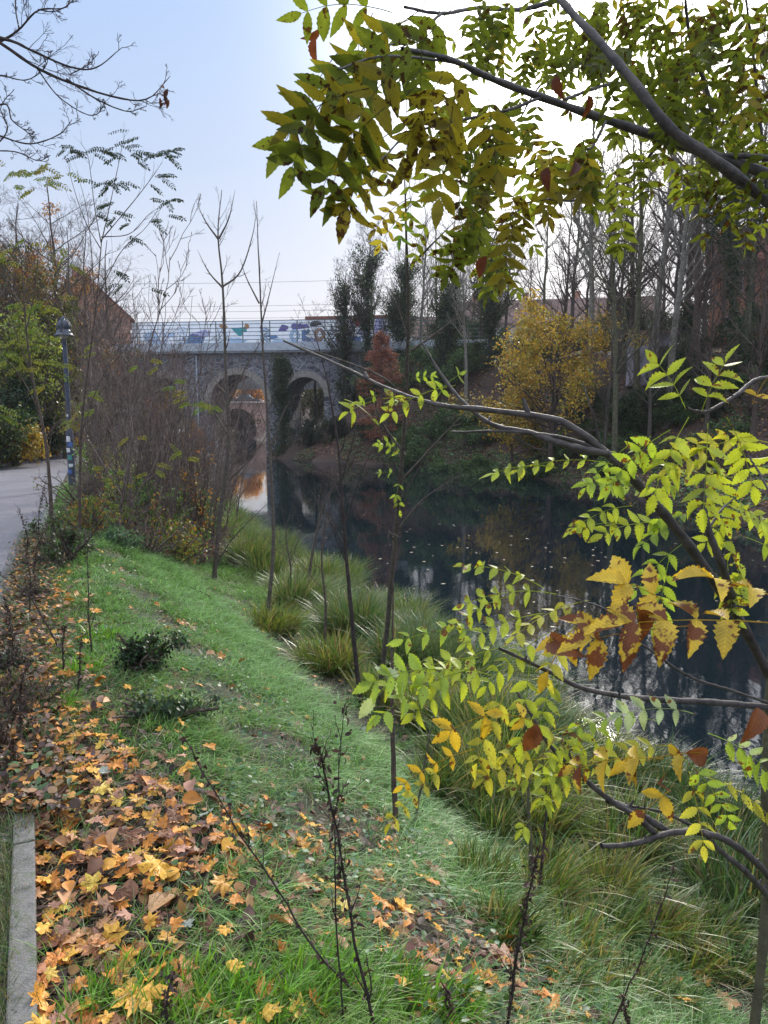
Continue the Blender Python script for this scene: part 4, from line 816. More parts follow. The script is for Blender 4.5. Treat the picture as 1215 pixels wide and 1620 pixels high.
FC = {'orange': ((.62, .25, .05), 'orange fallen maple leaf lying flat on the near grassy bank'), 'golden': ((.72, .38, .06), 'golden yellow fallen maple leaf lying on the near bank'), 'tan': ((.52, .27, .13), 'pale tan-brown fallen leaf lying on the near bank'),
      'yellow': ((.70, .47, .08), 'bright yellow fallen maple leaf lying on the near bank'), 'brown': ((.20, .09, .05), 'dark brown curled fallen leaf lying on the near bank'), 'pink': ((.48, .25, .17), 'pinkish underside of a fallen maple leaf on the near bank'), 'silver': ((.36, .40, .34), 'silvery grey-green fallen leaf lying upside down on the near bank')}
kinds = list(FC); prob = [.34, .16, .22, .05, .13, .08, .02]
g = np.random.default_rng(500); cand = []
while len(cand) < 1450:
    X, Y, u = bank_pts(1, 1.35, 11, .0, .8, g, 1.0); X, Y = float(X[0]), float(Y[0])
    w = float(litter_mask(X, Y))**1.6+.03
    if g.uniform() < w:
        da = Y*.99+.13*1.6; px = 607.5+FPX*X/da
        if -20 < px < 1235: cand.append((X, Y))
heroes = [(245, 1395, 'golden', .19), (45, 1300, 'yellow', .15), (160, 1260, 'yellow', .13), (350, 1545-120, 'golden', .12), (600, 1440, 'orange', .17), (635, 1450, 'golden', .14), (295, 1235, 'golden', .12), (220, 1600, 'golden', .18), (500, 1610, 'golden', .15), (545, 1455, 'yellow', .10), (60, 1225, 'orange', .14), (260, 1440, 'tan', .17), (140, 1370, 'tan', .16), (800, 1535, 'pink', .22), (310, 1360, 'brown', .15), (150, 1420, 'yellow', .11), (75, 1410, 'golden', .12),
    (180, 1385, 'orange', .13), (475, 1355, 'golden', .11), (680, 1325, 'yellow', .09), (440, 1470, 'tan', .15), (520, 775+120, 'orange', .15), (285, 990, 'orange', .16), (300, 995, 'pink', .18), (350, 1045, 'orange', .13), (120, 945, 'orange', .15), (110, 960, 'golden', .14), (150, 975, 'golden', .15), (180, 890, 'orange', .13), (217, 900, 'orange', .13), (135, 995, 'yellow', .12), (500, 1110, 'pink', .13), (545, 1205, 'orange', .1), (1115, 1560, 'orange', .14), (1150, 1590, 'tan', .15), (1080, 1600, 'golden', .12), (690, 1385, 'brown', .2), (760, 1560, 'orange', .14), (990, 1590, 'orange', .13), (920, 1560, 'golden', .14), (870, 1600, 'orange', .15)]
items = [(gnd(px, py)[0], gnd(px, py)[1], k, s*.78) for px, py, k, s in heroes]
cand = sorted(cand, key=lambda c: c[1])
for i, (x, y) in enumerate(cand[:292-len(items)]): items.append((x, y, kinds[g.choice(7, p=prob)], g.uniform(.042, .088)))
for i, (x, y, k, s) in enumerate(items):
    c_, lab = FC[k]; mi = int(g.integers(0, 8)) if k != 'silver' else int(8+g.integers(0, 3))
    if k in ('tan', 'brown', 'yellow') and g.uniform() < .05: mi = int(8+g.integers(0, 3)); s *= .8
    o = bpy.data.objects.new('fallen_leaf', mes[mi]); C.objects.link(o); o.rotation_mode = 'QUATERNION'; o.rotation_quaternion = terr_rot(x, y, g.uniform(0, 6.28), .3, g)
    o.location = (x, y, float(H(x, y))+g.uniform(.006, .035)+.02*(k in ('golden', 'yellow'))); o.scale = (s*1.15,)*3; cc = np.clip(np.array(c_)*g.uniform(.75, 1.2)*(1+g.normal(0, .07, 3)), 0, 1); o.color = (*cc, 1)
    tag(o, lab, 'leaf', 'fallen leaves on the near bank')
# the remaining, smaller-looking ones and the decayed brown layer: uncountable litter
def xf(mbx, x, y, z, q, s, col):
    V = np.concatenate(mbx.V)*s; Rm = np.array(q.to_matrix()); return V@Rm.T+np.array([x, y, z])
mb = MB()
for x, y in cand[292-len(heroes):]:
    m_ = mbs[int(g.integers(0, 9))]; V = xf(m_, x, y, float(H(x, y))+g.uniform(.01, .05), terr_rot(x, y, g.uniform(0, 6.28), .35, g), g.uniform(.042, .088), 0)
    mb.add(V, [np.concatenate(m_.F[k_]) for k_ in (3, 4) if m_.F[k_]], np.clip(np.array(FC[kinds[g.choice(7, p=prob)]][0])*g.uniform(.7, 1.1), 0, 1))
n = 24000; X, Y, u = bank_pts(n, 1.3, 11, -.01, .95, g); k = g.uniform(0, 1, n) < litter_mask(X, Y)+.06+.35*(u > .6); X, Y = X[k], Y[k]; n = len(X); d = rand_dirs(n, g); d[:, 2] = d[:, 2]*.3-.02
leaves(mb, np.stack([X, Y, H(X, Y)+g.uniform(.0, .025, n)], 1), d, nz(np.stack([g.normal(0, .35, n)+.25, g.normal(0, .35, n), np.ones(n)], 1)), g.uniform(.025, .075, n), g.uniform(.02, .055, n), pick([(.07, .04, .035), (.12, .06, .045), (.04, .025, .022), (.20, .10, .07), (.34, .18, .07)], n, g=g), LT_MID, g.uniform(-1.5, 2.5, n))
tag(mb.build('leaf_litter', M['litter']), 'layer of decaying brown leaves under the fresh fallen ones', 'leaves', kind='stuff')

n = 5200; Y = 2.75+6.5*g.uniform(0, 1, n)**1.5; X = pe(Y)+g.normal(-.06, .11, n); mb = MB(); d = rand_dirs(n, g); d[:, 2] *= .3
leaves(mb, np.stack([X, Y, np.maximum(H(X, Y), .03)+g.uniform(.005, .05, n)], 1), d, nz(np.stack([g.normal(0, .45, n), g.normal(0, .45, n), np.ones(n)], 1)), g.uniform(.02, .055, n), g.uniform(.015, .042, n), pick([(.12, .06, .04), (.24, .12, .06), (.5, .22, .05), (.06, .035, .03), (.06, .11, .04), (.08, .05, .04)], n, g=g), LT_MID, g.uniform(-1.5, 2.5, n))
tag(mb.build('kerb_litter', M['litter']), 'brown leaves and crumbs heaped over the path kerb', 'leaves', kind='stuff')
n = 17000; Y = g.uniform(2.6, 10, n); X = pe(Y)+g.normal(-.05, .1, n); c_ = pick([(.06, .12, .03), (.1, .18, .05), (.17, .14, .07), (.1, .07, .05)], n, g=g); mb = MB()
blades(mb, np.stack([X, Y, H(X, Y)-.0], 1), np.stack([g.normal(-.2, .5, n), g.normal(0, .5, n), np.ones(n)], 1), g.uniform(.06, .2, n), np.full(n, .005), g.normal(0, .5, (n, 3))*np.array([1, 1, .1]), c_, c_*1.3, K=4)
tag(mb.build('path_edge_grass', M['grass']), 'ragged half-dead grass leaning over the path edge', 'grass', kind='stuff')

# ------------------------------------------------------------------ sedge tussocks at the water
def tussock(name, label, loc, n, Lm, cols, seed, spread=.9, group='grass tussocks along the near waterline', lean=(0, 0), w=.008, rad=.16, tips=None):
    g_ = np.random.default_rng(seed); a = g_.uniform(0, 6.28, n); r = rad*np.sqrt(g_.uniform(0, 1, n)); root = np.stack([r*np.cos(a), r*np.sin(a), np.full(n, -.03)], 1)
    out = np.stack([np.cos(a+g_.normal(0, .95, n)), np.sin(a+g_.normal(0, .95, n)), np.zeros(n)], 1)*g_.uniform(.1, 1, n)[:, None]*spread+np.array([lean[0], lean[1], 0])
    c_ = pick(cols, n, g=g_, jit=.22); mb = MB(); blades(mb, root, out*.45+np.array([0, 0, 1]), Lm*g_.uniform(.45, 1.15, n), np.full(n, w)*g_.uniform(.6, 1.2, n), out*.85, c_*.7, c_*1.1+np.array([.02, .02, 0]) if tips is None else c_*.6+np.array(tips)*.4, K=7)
    o = mb.build(name, M['reed']); o.location = tuple(float(v) for v in loc); return tag(o, label, 'grass', group)
SED = [(.06, .13, .035), (.09, .18, .045), (.04, .09, .03), (.15, .22, .06), (.3, .26, .13)]
SEDY = [(.13, .22, .04), (.24, .28, .06), (.08, .17, .04), (.07, .13, .03), (.32, .27, .11), (.15, .11, .06)]
SEDB = [(.045, .105, .04), (.07, .15, .06), (.03, .07, .03), (.10, .18, .075), (.20, .17, .09)]
def placeU(px, py): 
    q = gnd(px, py); return (q[0], q[1], float(H(q[0], q[1])))
ts = [(560, 1010, .95, SEDB, 'dark blue-green tussock overhanging the water, behind the thin slanting sapling'), (470, 965, .9, SED, 'green tussock left of the slanting sapling at the water'), (640, 1060, .9, SEDB, 'dark sedge tussock right of the tall central sapling'), (395, 900, 1.0, SED, 'tussock behind the leftmost slender sapling'), (720, 1090, .95, SEDB, 'sweeping sedge tussock at the water, middle of the picture'),
      (430, 1000, .6, SEDY, 'yellowish tussock at the edge of the mown slope'), (520, 1060, .65, SEDY, 'yellow and brown tussock beside the thin slanting sapling'), (690, 1150, .8, SEDY, 'pale straw tussock behind the yellow ash leaves'), (770, 1190, .9, SED, 'light green tussock below the broken-off branch'), (860, 1190, 1.0, SEDB, 'dark sedge below the horizontal ash branch'),
      (930, 1240, 1.0, SEDB, 'dark overhanging sedge behind the forked grey branch'), (1040, 1260, 1.05, SEDB, 'tall dark sedge at the right under the yellow leaves'), (1150, 1330, 1.1, SEDB, 'tall dark green sedge at the right edge by the trunk'), (980, 1340, .9, SED, 'green sedge below the forked grey branch'), (860, 1330, .8, SEDY, 'olive tussock left of the forked grey branch'),
      (800, 1270, .8, SEDY, 'straw-coloured tussock under the yellow leaves at the slope foot'), (860, 1430, .6, SEDY, 'yellow-green grass clump on the lower right bank'), (960, 1420, .65, SEDY, 'yellow-tipped grass clump below the fallen branch'), (1090, 1530, .42, SEDY, 'bright yellow-green grass tuft at the lower right'), (1030, 1480, .5, SEDY, 'straw and green tuft at the lower right'), (1170, 1430, .9, SEDB, 'dark green sedge beside the trunk foot at the right edge'),
      (610, 1110, .55, SEDY, 'small yellowing tussock at the foot of the tall central sapling'), (345, 860, .9, SED, 'green tussock at the foot of the leftmost slender sapling'), (440, 880, 1.0, SEDB, 'dark tussock at the waterline near the white reflection'), (300, 830, .8, SED, 'green tussock under the thicket by the water'), (820, 1150, 1.0, SEDB, 'blue-green sedge at the water under the horizontal branch'),
      (1210, 1280, 1.1, SEDB, 'dark sedge at the water behind the trunk at the right edge'), (900, 1500, .4, SEDY, 'small olive tuft among fallen leaves at the lower right'), (760, 1400, .32, SED, 'small green tuft on the slope by the dark dead stalk'), (680, 1260, .45, SED, 'green tuft right of the thin reddish sapling'), (500, 925, .8, SED, 'tussock with arching blades by the water below the thin saplings'), (720, 1230, .5, SEDY, 'pale dry tuft at the slope foot')]
for (px, py, L_) in [(800, 1480, .42), (930, 1545, .36), (870, 1390, .5), (1000, 1570, .34), (780, 1330, .42), (740, 1290, .4), (700, 1210, .45), (1120, 1480, .45), (960, 1480, .5), (880, 1540, .3), (1160, 1540, .35), (830, 1300, .45), (1060, 1590, .3)]:
    ts.append((px, py, L_, SEDY if px % 20 else SED, 'yellow-green grass tuft among fallen leaves on the lower right bank'))
for (px, py) in [(250, 1610), (320, 1580), (400, 1600), (470, 1570), (540, 1600), (150, 1625), (350, 1625), (440, 1630), (600, 1560), (650, 1610), (500, 1545), (210, 1570), (700, 1590), (90, 1120), (130, 1060), (160, 1010)]:
    ts.append((px, py, .15+.06*((px*7) % 5)/4, [(.12, .30, .03), (.18, .38, .05), (.09, .22, .03)], 'fresh bright green grass tuft among the fallen leaves in the foreground'))
gtu = [x[4] for x in ts]
for i, (px, py, L_, cols, lab) in enumerate(ts):
    if px > 800 and 1140 < py < 1350: L_ *= .62
    if px > 780 and py >= 1350: L_ *= .68
    q = placeU(px, py); nn = int(1250*L_) if L_ > .5 else (420 if L_ > .25 else 230)
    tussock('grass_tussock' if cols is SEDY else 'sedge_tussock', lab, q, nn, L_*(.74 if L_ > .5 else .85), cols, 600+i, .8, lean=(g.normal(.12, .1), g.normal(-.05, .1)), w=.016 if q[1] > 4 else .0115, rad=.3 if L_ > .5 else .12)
tp = [tussock('sedge_tussock', 'dark green sedge tussock on the bank between the slender saplings and the river', (0, 0, 0), 900, .7, c__, 660+j_, .9, 'sedge tussocks between the saplings and the river', w=.013, rad=.35) for j_, c__ in enumerate((SED, SEDB, SED+SEDY[:1]))]
k = 0
for Y in np.arange(8.5, 27, .62):
    for uu in (.70, .84, .97):
        if k < 3: o = tp[k]
        else: o = tp[k % 3].copy(); C.objects.link(o)
        y_ = Y+g.uniform(-.3, .3); x_ = pe(y_)+(uu+g.uniform(-.05, .05))*(ns(y_)-pe(y_)); s_ = g.uniform(.5, .95)*(1+.02*(Y-8)); o.location = (float(x_), float(y_), float(H(x_, y_))-.03); o.rotation_euler = (0, 0, g.uniform(0, 6.28)); o.scale = (s_, s_, s_*g.uniform(.75, 1.1)); k += 1
# unnamed rank grass between the tussocks, down to the waterline
n = 70000; X, Y, u = bank_pts(n, 2.0, 24, .56, 1.0, g); kk = (Y > 3.6) | (g.uniform(0, 1, n) < .35); X, Y, u = X[kk], Y[kk], u[kk]; n = len(X); root = np.stack([X, Y, H(X, Y)-.01], 1); tone = np.clip(.5+.6*wob(X*.9, Y*.8), 0, 1)[:, None]
c_ = (np.array([.06, .13, .045])*(1-tone)+np.array([.30, .30, .12])*tone)*g.uniform(.6, 1.3, (n, 1)); mb = MB()
blades(mb, root, np.stack([g.normal(.2, .4, n), g.normal(0, .4, n), np.ones(n)], 1), g.uniform(.10, .30, n)*(.6+.4*(u-.5)), .0055*(1+Y*.1), g.normal(0, .45, (n, 3))*np.array([1, 1, .1])+np.array([.25, 0, 0]), c_, c_*1.3, K=5)
tag(mb.build('rank_grass', M['reed']), 'rank half-dead grass between the tussocks at the slope foot', 'grass', kind='stuff')

# ------------------------------------------------------------------ thicket between path and river
thk = []
def stem_sapling(label, loc, h, seed, bark, group, lean=(0, 0), r=.022, leaf=None, nl=0, n1=16):
    return bare_tree('bare_sapling', label, group, loc, h, r*1.25, seed, bark, n1, 4, 3, 0, lean=lean, crown_t=.15, ang=.5, l1=.5, up=.25, leafcol=leaf, nleaf=nl, leafL=.05, rtw=.0045, catg='sapling')
TG = 'bare saplings crowding between the path and the river'; TL = 'thin bare sapling in the thicket between the path and the river'
p1 = stem_sapling(TL, gY(215, 12.5), 4.3, 701, M['bark_thicket'], TG, (.10, 0)); p2 = stem_sapling(TL, gY(180, 13.5), 3.8, 703, M['bark_thicket'], TG, (-.04, 0), .026); p3 = stem_sapling(TL, gY(250, 12), 3.9, 705, M['bark_thicket'], TG, (.22, 0), .02); p4 = stem_sapling(TL, gY(140, 15), 3.5, 707, M['bark_thicket'], TG, (.05, 0), .03)
gt = np.random.default_rng(711)
for i, (px, Y) in enumerate([(290, 12.8), (230, 14), (320, 13.5), (200, 11.2), (160, 11.6), (270, 15), (300, 16.5), (240, 17.5), (190, 17), (150, 18), (330, 18), (210, 20), (260, 21), (310, 22), (170, 23), (280, 25), (230, 27), (130, 20), (120, 25), (150, 29), (200, 32), (250, 35), (345, 15.5), (180, 15), (300, 30), (225, 23), (365, 20), (285, 18.5), (135, 12.5), (255, 13.2), (170, 10.2), (205, 13), (235, 11.5), (315, 15), (345, 18), (262, 12.4), (284, 13.1), (300, 13.8), (312, 12.9), (240, 13.0), (325, 14.4), (275, 14.8), (296, 15.8), (228, 12.2), (212, 12.8), (318, 16.6), (248, 14.6)]):
    dup([p1, p2, p3, p4][i % 4], gY(px, Y), gt.uniform(0, 6.28) if i % 4 != 2 else gt.uniform(-.8, .8), gt.uniform(.72, 1.1)*(1+.012*max(0, Y-16)))
# undergrowth scrub in the thicket
us = shrub('undergrowth_scrub', 'brown tangled undergrowth scrub between the saplings', gY(180, 11.2), (.9, .8, .85), [(.2, .12, .07), (.14, .18, .05)], 160, .05, 720, 'undergrowth scrub under the bare saplings', bark='bark_thicket', nst=18)
ug = shrub('undergrowth_scrub', 'brown undergrowth scrub with some green leaves between the saplings', gY(260, 13), (.9, .8, 1.1), [(.10, .22, .05), (.18, .30, .06), (.36, .32, .06), (.45, .2, .05)], 1500, .05, 722, 'undergrowth scrub under the bare saplings', bark='bark_thicket', nst=18)
for i, (px, Y) in enumerate([(130, 10), (220, 10.5), (270, 11.2), (120, 12.5), (160, 13), (300, 12.5), (210, 14), (330, 14), (140, 16), (180, 17), (240, 16), (290, 17), (340, 17.5), (200, 20), (260, 21), (310, 21), (150, 22), (230, 25), (290, 26), (180, 28), (250, 31), (200, 36), (150, 34), (240, 40), (210, 46), (265, 47), (310, 36), (340, 30)]):
    dup(us if i % 2 else ug, gY(px, Y), i*1.3, (.75+.35*((i*5) % 4)/3)*(1 if Y < 18 else 1.5))
shrub('autumn_shrub', 'small shrub with orange-brown leaves hanging between the thicket stems', gY(305, 13.2), (.35, .3, 2.3), OR[:2]+YE[:1], 260, .07, 730, nst=9)
for i, (px, Y, h, c_) in enumerate([(235, 12.2, 1.5, 0), (205, 13.5, 1.8, 1), (175, 14.5, 1.7, 1), (265, 12.6, 1.2, 0), (140, 13.2, 1.3, 0), (320, 14.2, 1.4, 0), (250, 16, 2.4, 2), (190, 12.0, 1.0, 0), (290, 15.5, 1.9, 2)]):
    shrub('leafy_shrub', ['light green leafy shrub low among the bare thicket saplings', 'yellow-green leafy shrub in the left of the thicket near the lamp', 'olive and orange leafy shrub behind the thicket stems'][c_], gY(px, Y), (.6, .5, h), [[(.09, .22, .05), (.16, .30, .07), (.22, .34, .1)], [(.22, .28, .05), (.32, .30, .06), (.12, .2, .04)], [(.16, .15, .05), (.4, .2, .05), (.12, .16, .05)]][c_], 700, .05, 740+i, 'leafy shrubs scattered in the thicket', 'bark_thicket', 10)
shrub('green_undergrowth', 'fresh green leafy undergrowth at the river side of the thicket', gY(285, 14.5), (.7, .7, 1.5), [(.08, .2, .05), (.13, .28, .08)], 1500, .06, 731)
# ------------------------------------------------------------------ pinnate leaves
def pinnate(mbL, mbS, base, d, nr, L, pairs, ll, lw, col, g, droop=.35, T=LT_HERO, t0=.28, jc=.1, sr=.0009, spread=.95, terminal=True, curl=None):
    base = np.array(base, float); d = nz(np.array(d, float)); K = 9; P = [base]; dd = d.copy(); seg = L/(K-1)
    for _ in range(K-1): P.append(P[-1]+dd*seg); dd = nz(dd+np.array([0, 0, -droop*seg/L*1.4])+g.normal(0, .02, 3))
    P = np.array(P); tubes(mbS, P, np.linspace(sr*1.5, sr*.7, K), 3, np.array(col)*.8)
    t = np.repeat(np.linspace(t0, .93, pairs), 2); sg = np.tile([1, -1], pairs)
    if terminal: t = np.append(t, 1.0); sg = np.append(sg, 0)
    f = t*(K-1); i = np.minimum(f.astype(int), K-2); p = P[i]+(P[i+1]-P[i])*(f-i)[:, None]; tg = nz(P[i+1]-P[i]); nr = np.array(nr, float)
    sd = nz(np.cross(nr[None], tg)); n = len(t); e = nz(tg*(.45+g.normal(0, .1, (n, 1)))+sd*sg[:, None]*spread+np.array([0, 0, -1])*g.uniform(0, .35, (n, 1)))
    e[sg == 0] = tg[sg == 0]; nn = nz(nr[None]+g.normal(0, .22, (n, 3))); szz = g.uniform(.82, 1.1, n)*(1-.25*np.abs(t-.6)); 
    leaves(mbL, p, e, nn, ll*szz, lw*szz*g.uniform(.85, 1.1, n), np.clip(np.array(col)*(1+g.normal(0, jc, (n, 1))), .005, .9), T, g.normal(1.2, .8, n) if curl is None else np.full(n, curl))
def toC(p): return nz(np.array([0, 0, EYE])-np.array(p))
def pixdir(px, py, ang, dp=0.0):
    """direction whose image runs at 'ang' degrees (0 right, 90 down) and dp into depth"""
    return nz(_r*math.cos(R(ang))-_u*math.sin(R(ang))+_f*dp)
# robinia saplings at the left with feathery leaves
gr_ = np.random.default_rng(800)
def robinia(label, Y, trunk, limbs, leafpts, seed, r0=.022, bright=False):
    base = trunk[0]; q = atY(base[0], base[1], Y); loc = (q[0], Y, float(H(q[0], Y))); t = thing('robinia_sapling', label, 'sapling', loc)
    W = lambda pts: [(loc if i == 0 and pts is trunk else atY(a, b, Y+dy)) for i, (a, b, *r) in enumerate(pts) for dy in [r[0] if r else 0]]
    mb = MB(); L0 = stroke(mb, W(trunk), r0, .006, 7, 24, .002); mb.build('trunk', M['bark_brown'], t); bm = MB(); Ps = []
    for l in limbs: Ls = stroke(bm, W(l), .007, .002, 5, 14, .003); A, a = grow(Ls[None], np.linspace(.006, .002, 14)[None], 6, .2, 1, .35, .5, .15, 5, .6, .1, .0015); tubes(bm, A, a, 3)
    bm.build('branches', M['bark_brown'], t); lm_ = MB(); sm_ = lm_
    for (px, py, n) in leafpts:
        for _ in range(n):
            p = atY(px+gr_.normal(0, 9), py+gr_.normal(0, 6), Y+gr_.normal(0, .15)); a = gr_.choice([0, 180])+gr_.normal(0, 22); c_ = (.045, .075, .03) if not bright else (.20+gr_.uniform(0, .12), .30, .05)
            pinnate(lm_, sm_, p, pixdir(px, py, a, gr_.normal(0, .3)), nz(np.array([gr_.normal(0, .3), -1.0, .8])), gr_.uniform(.15, .24), 7, .048, .024, c_, gr_, droop=.5, T=LT_MID, t0=.15, sr=.0012, spread=1.5)
    lm_.V and lm_.build('foliage', M['leaf'], t); sm_.V and sm_.build('leaf_stalks', M['leaf'], t); return t
robinia('robinia sapling with feathery dark leaves against the sky, left of the bridge', 9.5, [(123, 815), (128, 700), (135, 620), (150, 500), (160, 385)], [[(128, 690), (160, 600), (205, 545), (260, 470)], [(160, 385), (150, 330), (140, 250), (128, 225)], [(160, 385), (175, 320), (190, 250), (198, 215)], [(160, 380), (210, 320), (240, 280), (256, 255)], [(160, 375), (205, 370), (235, 340), (250, 330)], [(150, 480), (190, 400), (230, 360), (250, 330)], [(160, 395), (135, 350), (115, 290), (108, 250)], [(150, 480), (140, 350), (122, 270)]],
    [(112, 235, 4), (128, 238, 3), (165, 240, 5), (180, 240, 3), (207, 245, 6), (205, 212, 2), (245, 240, 2), (265, 250, 4), (268, 243, 2), (250, 285, 4), (168, 285, 5), (185, 290, 3), (180, 327, 4), (150, 330, 2), (262, 325, 4), (255, 345, 3), (185, 345, 2), (205, 380, 2), (180, 432, 2), (195, 455, 2), (228, 450, 1)], 801)
robinia('robinia sapling with forked trunk and yellow-green leaves beside the path', 9.0, [(82, 812), (75, 720), (62, 650), (52, 600), (42, 520), (35, 420)], [[(75, 720), (90, 650), (115, 580), (135, 500)], [(62, 650), (35, 600), (10, 570), (-20, 540)], [(52, 600), (30, 540), (10, 500), (-10, 490)], [(42, 520), (55, 460), (60, 400), (55, 380)], [(35, 420), (25, 360), (30, 300)], [(42, 500), (20, 460), (0, 440)]],
    [(20, 275, 4), (50, 270, 4), (65, 285, 5), (95, 285, 4), (50, 300, 3), (10, 415, 4), (35, 385, 3), (25, 490, 5), (60, 485, 4), (80, 480, 4), (15, 570, 3), (40, 580, 3), (85, 585, 3), (60, 610, 2), (5, 645, 3), (45, 530, 3), (100, 410, 3), (5, 540, 2)], 802, .024, True)
robinia('low robinia shoots with fresh green leaves in the thicket', 10.5, [(160, 830), (158, 780), (165, 740)], [[(158, 790), (190, 760), (230, 740)], [(158, 780), (130, 750), (110, 700)], [(165, 745), (200, 700), (240, 660)]],
    [(110, 670, 4), (130, 655, 3), (145, 620, 3), (175, 800, 5), (190, 810, 3), (250, 740, 3), (185, 755, 3), (280, 605, 3), (305, 640, 4), (320, 640, 4), (285, 725, 3), (155, 745, 2), (235, 575, 3), (210, 700, 2), (140, 560, 2)], 803, .012, True)
# bare branches of a tree that stands left of the path, hanging into the upper left corner
t = thing('overhanging_bare_tree', 'bare tree left of the path whose drooping twigs hang into the upper left corner', 'tree', (-8.6, 8.0, float(H(-8.6, 8.0))))
mb = MB(); stroke(mb, [(-8.6, 8, 0), (-8.5, 8, 3), (-8.2, 7.9, 6), (-8.3, 8, 9)], .22, .06, 10, 24); mb.build('trunk', M['bark_dark'], t)
Yb = 7.5; B_ = lambda pts: [atY(a, b, Yb) for a, b in pts]
brs = [([(-220, 20), (-80, 20), (0, 68), (60, 108), (120, 134), (190, 155), (235, 155), (268, 120)], .019), ([(-160, 30), (0, 60), (50, 80), (110, 105), (150, 105), (190, 72)], .015), ([(-160, 90), (-60, 90), (0, 65), (30, 45), (60, 15), (105, 10), (110, -20)], .013), ([(60, 110), (90, 150), (130, 178), (155, 182), (170, 165)], .006), ([(105, 125), (150, 155), (200, 175), (230, 165)], .008), ([(-160, 200), (-60, 190), (0, 215), (50, 228), (95, 212), (113, 190)], .010), ([(-100, 230), (0, 165), (20, 190), (45, 210), (55, 225)], .008), ([(-60, 120), (0, 120), (40, 128), (70, 110), (78, 85)], .006), ([(30, 45), (25, 10), (30, -30)], .006), ([(-40, 240), (20, 240), (60, 255), (80, 250)], .006), ([(-40, 260), (10, 210), (0, 170), (20, 140)], .006), ([(60, 15), (85, 18), (110, 5), (135, -20)], .005), ([(110, 118), (135, 105), (155, 85)], .004)]
for pts, r in brs:
    r *= 1.2; mb = MB(); Ls = stroke(mb, B_(pts), r, .003, 6, 26, .004); Rr = np.linspace(r*.6, .002, 26)[None]
    A, a = grow(Ls[None], Rr, 13, .2, 1, .17, .8, .12, 5, .5, .15, .004); tubes(mb, A, a, 3); B2, b2_ = grow(A, a, 4, .3, 1, .6, .7, .08, 4, .6, .2, .0026); tubes(mb, B2, b2_, 3); D2, d2_ = grow(B2, b2_, 4, .3, 1, .8, .8, .0, 3, .6, .25, .0014); tubes(mb, D2, d2_, 3)
    mb.build('branch', M['bark_dark'], t)
mb = MB(); p = atY(260, 150, Yb)[None]+gr_.normal(0, .03, (14, 3)); leaves(mb, p, nz(gr_.normal(0, .5, (14, 3))+[0, 0, -.8]), rand_dirs(14, gr_), .09, .03, pick([(.08, .03, .02)], 14), LT_MID); mb.build('withered_leaves', M['leaf'], t)
for pts in ([(-8.3, 7.9, 5.2), (-7.4, 7.7, 6.0), tuple(B_([(-220, 20)])[0])], [(-8.35, 7.9, 4.6), (-7.6, 7.6, 4.9), tuple(B_([(-160, 90)])[0])], [(-8.4, 7.9, 4.0), (-7.3, 7.6, 4.1), tuple(B_([(-160, 200)])[0])]):
    mb = MB(); stroke(mb, pts, .06, .02, 7, 14); mb.build('limb', M['bark_dark'], t)
#==PART5==
# ------------------------------------------------------------------ single saplings on the near bank (placed by where they stand)
def sap(name, label, pts, Y, r0, bark, n1=10, n2=4, limbs=(), seed=1, l1=.22, ang=.6, up=.15, crown_t=.3, dz=None, Ytop=None, leafs=()):
    q = gnd(*pts[0]) if Y is None else None
    if Y is None: loc = (q[0], q[1], q[2]-.04); Y = q[1]
    else: a = atY(pts[0][0], pts[0][1], Y); loc = (a[0], Y, float(H(a[0], Y))-.04)
    Yt = Y if Ytop is None else Ytop; y_t, y_b = pts[-1][1], pts[0][1]
    yy = lambda py: Y+(Yt-Y)*(y_b-py)/(y_b-y_t)
    W = [loc]+[atY(a, b, yy(b)) for a, b in pts[1:]]; t = thing(name, label, 'sapling', loc); g_ = np.random.default_rng(seed); K = 40
    L = smooth_line(W, K); L[2:] += (np.cumsum(g_.normal(0, .0018, (K, 3)), 0))[2:]; Rr = np.maximum(r0*(1-.88*np.linspace(0, 1, K)), .0022); Rr[0] *= 1.3; mb = MB(); tubes(mb, L, Rr, 8); mb.build('trunk', bark, t)
    bm = MB(); any_ = False
    if n1:
        A, a = grow(L[None], Rr[None], n1, crown_t, .98, l1, ang, up, 6, .45, .1, .0022, seed=seed); tubes(bm, A, a, 4); any_ = True
        if n2: B, b = grow(A, a, n2, .2, 1, .55, .7, up*.7, 5, .6, .14, .0015, seed=seed+9); tubes(bm, B, b, 3); D, d_ = grow(B, b, 3, .3, 1, .6, .7, up*.7, 4, .6, .14, .0011, seed=seed+8); tubes(bm, D, d_, 3)
    for lp in limbs:
        Wl = [atY(a_, b_, yy(b_)+(rest[0] if rest else 0)) for a_, b_, *rest in lp]; Ls = smooth_line(Wl, 18)+0; rr = np.linspace(r0*.42, .002, 18); tubes(bm, Ls, rr, 5); A, a = grow(Ls[None], rr[None], 5, .25, 1, .22, .6, up, 5, .6, .12, .0015, seed=seed+len(lp)); tubes(bm, A, a, 3); any_ = True
    if any_: bm.build('branches', bark, t)
    if leafs:
        lm_ = MB(); sm_ = lm_
        for px, py, ang_, n_, ln, ll, col in leafs:
            p = atY(px, py, yy(py)); pinnate(lm_, sm_, p, pixdir(px, py, ang_, g_.normal(0, .1)), nz(toC(p)+g_.normal(0, .3, 3)+[0, 0, .4]), ln, n_, ll, ll*.45, col, g_, droop=.4)
        lm_.build('foliage', M['ash_low'], t)
    return t
YG = (.34, .46, .05)
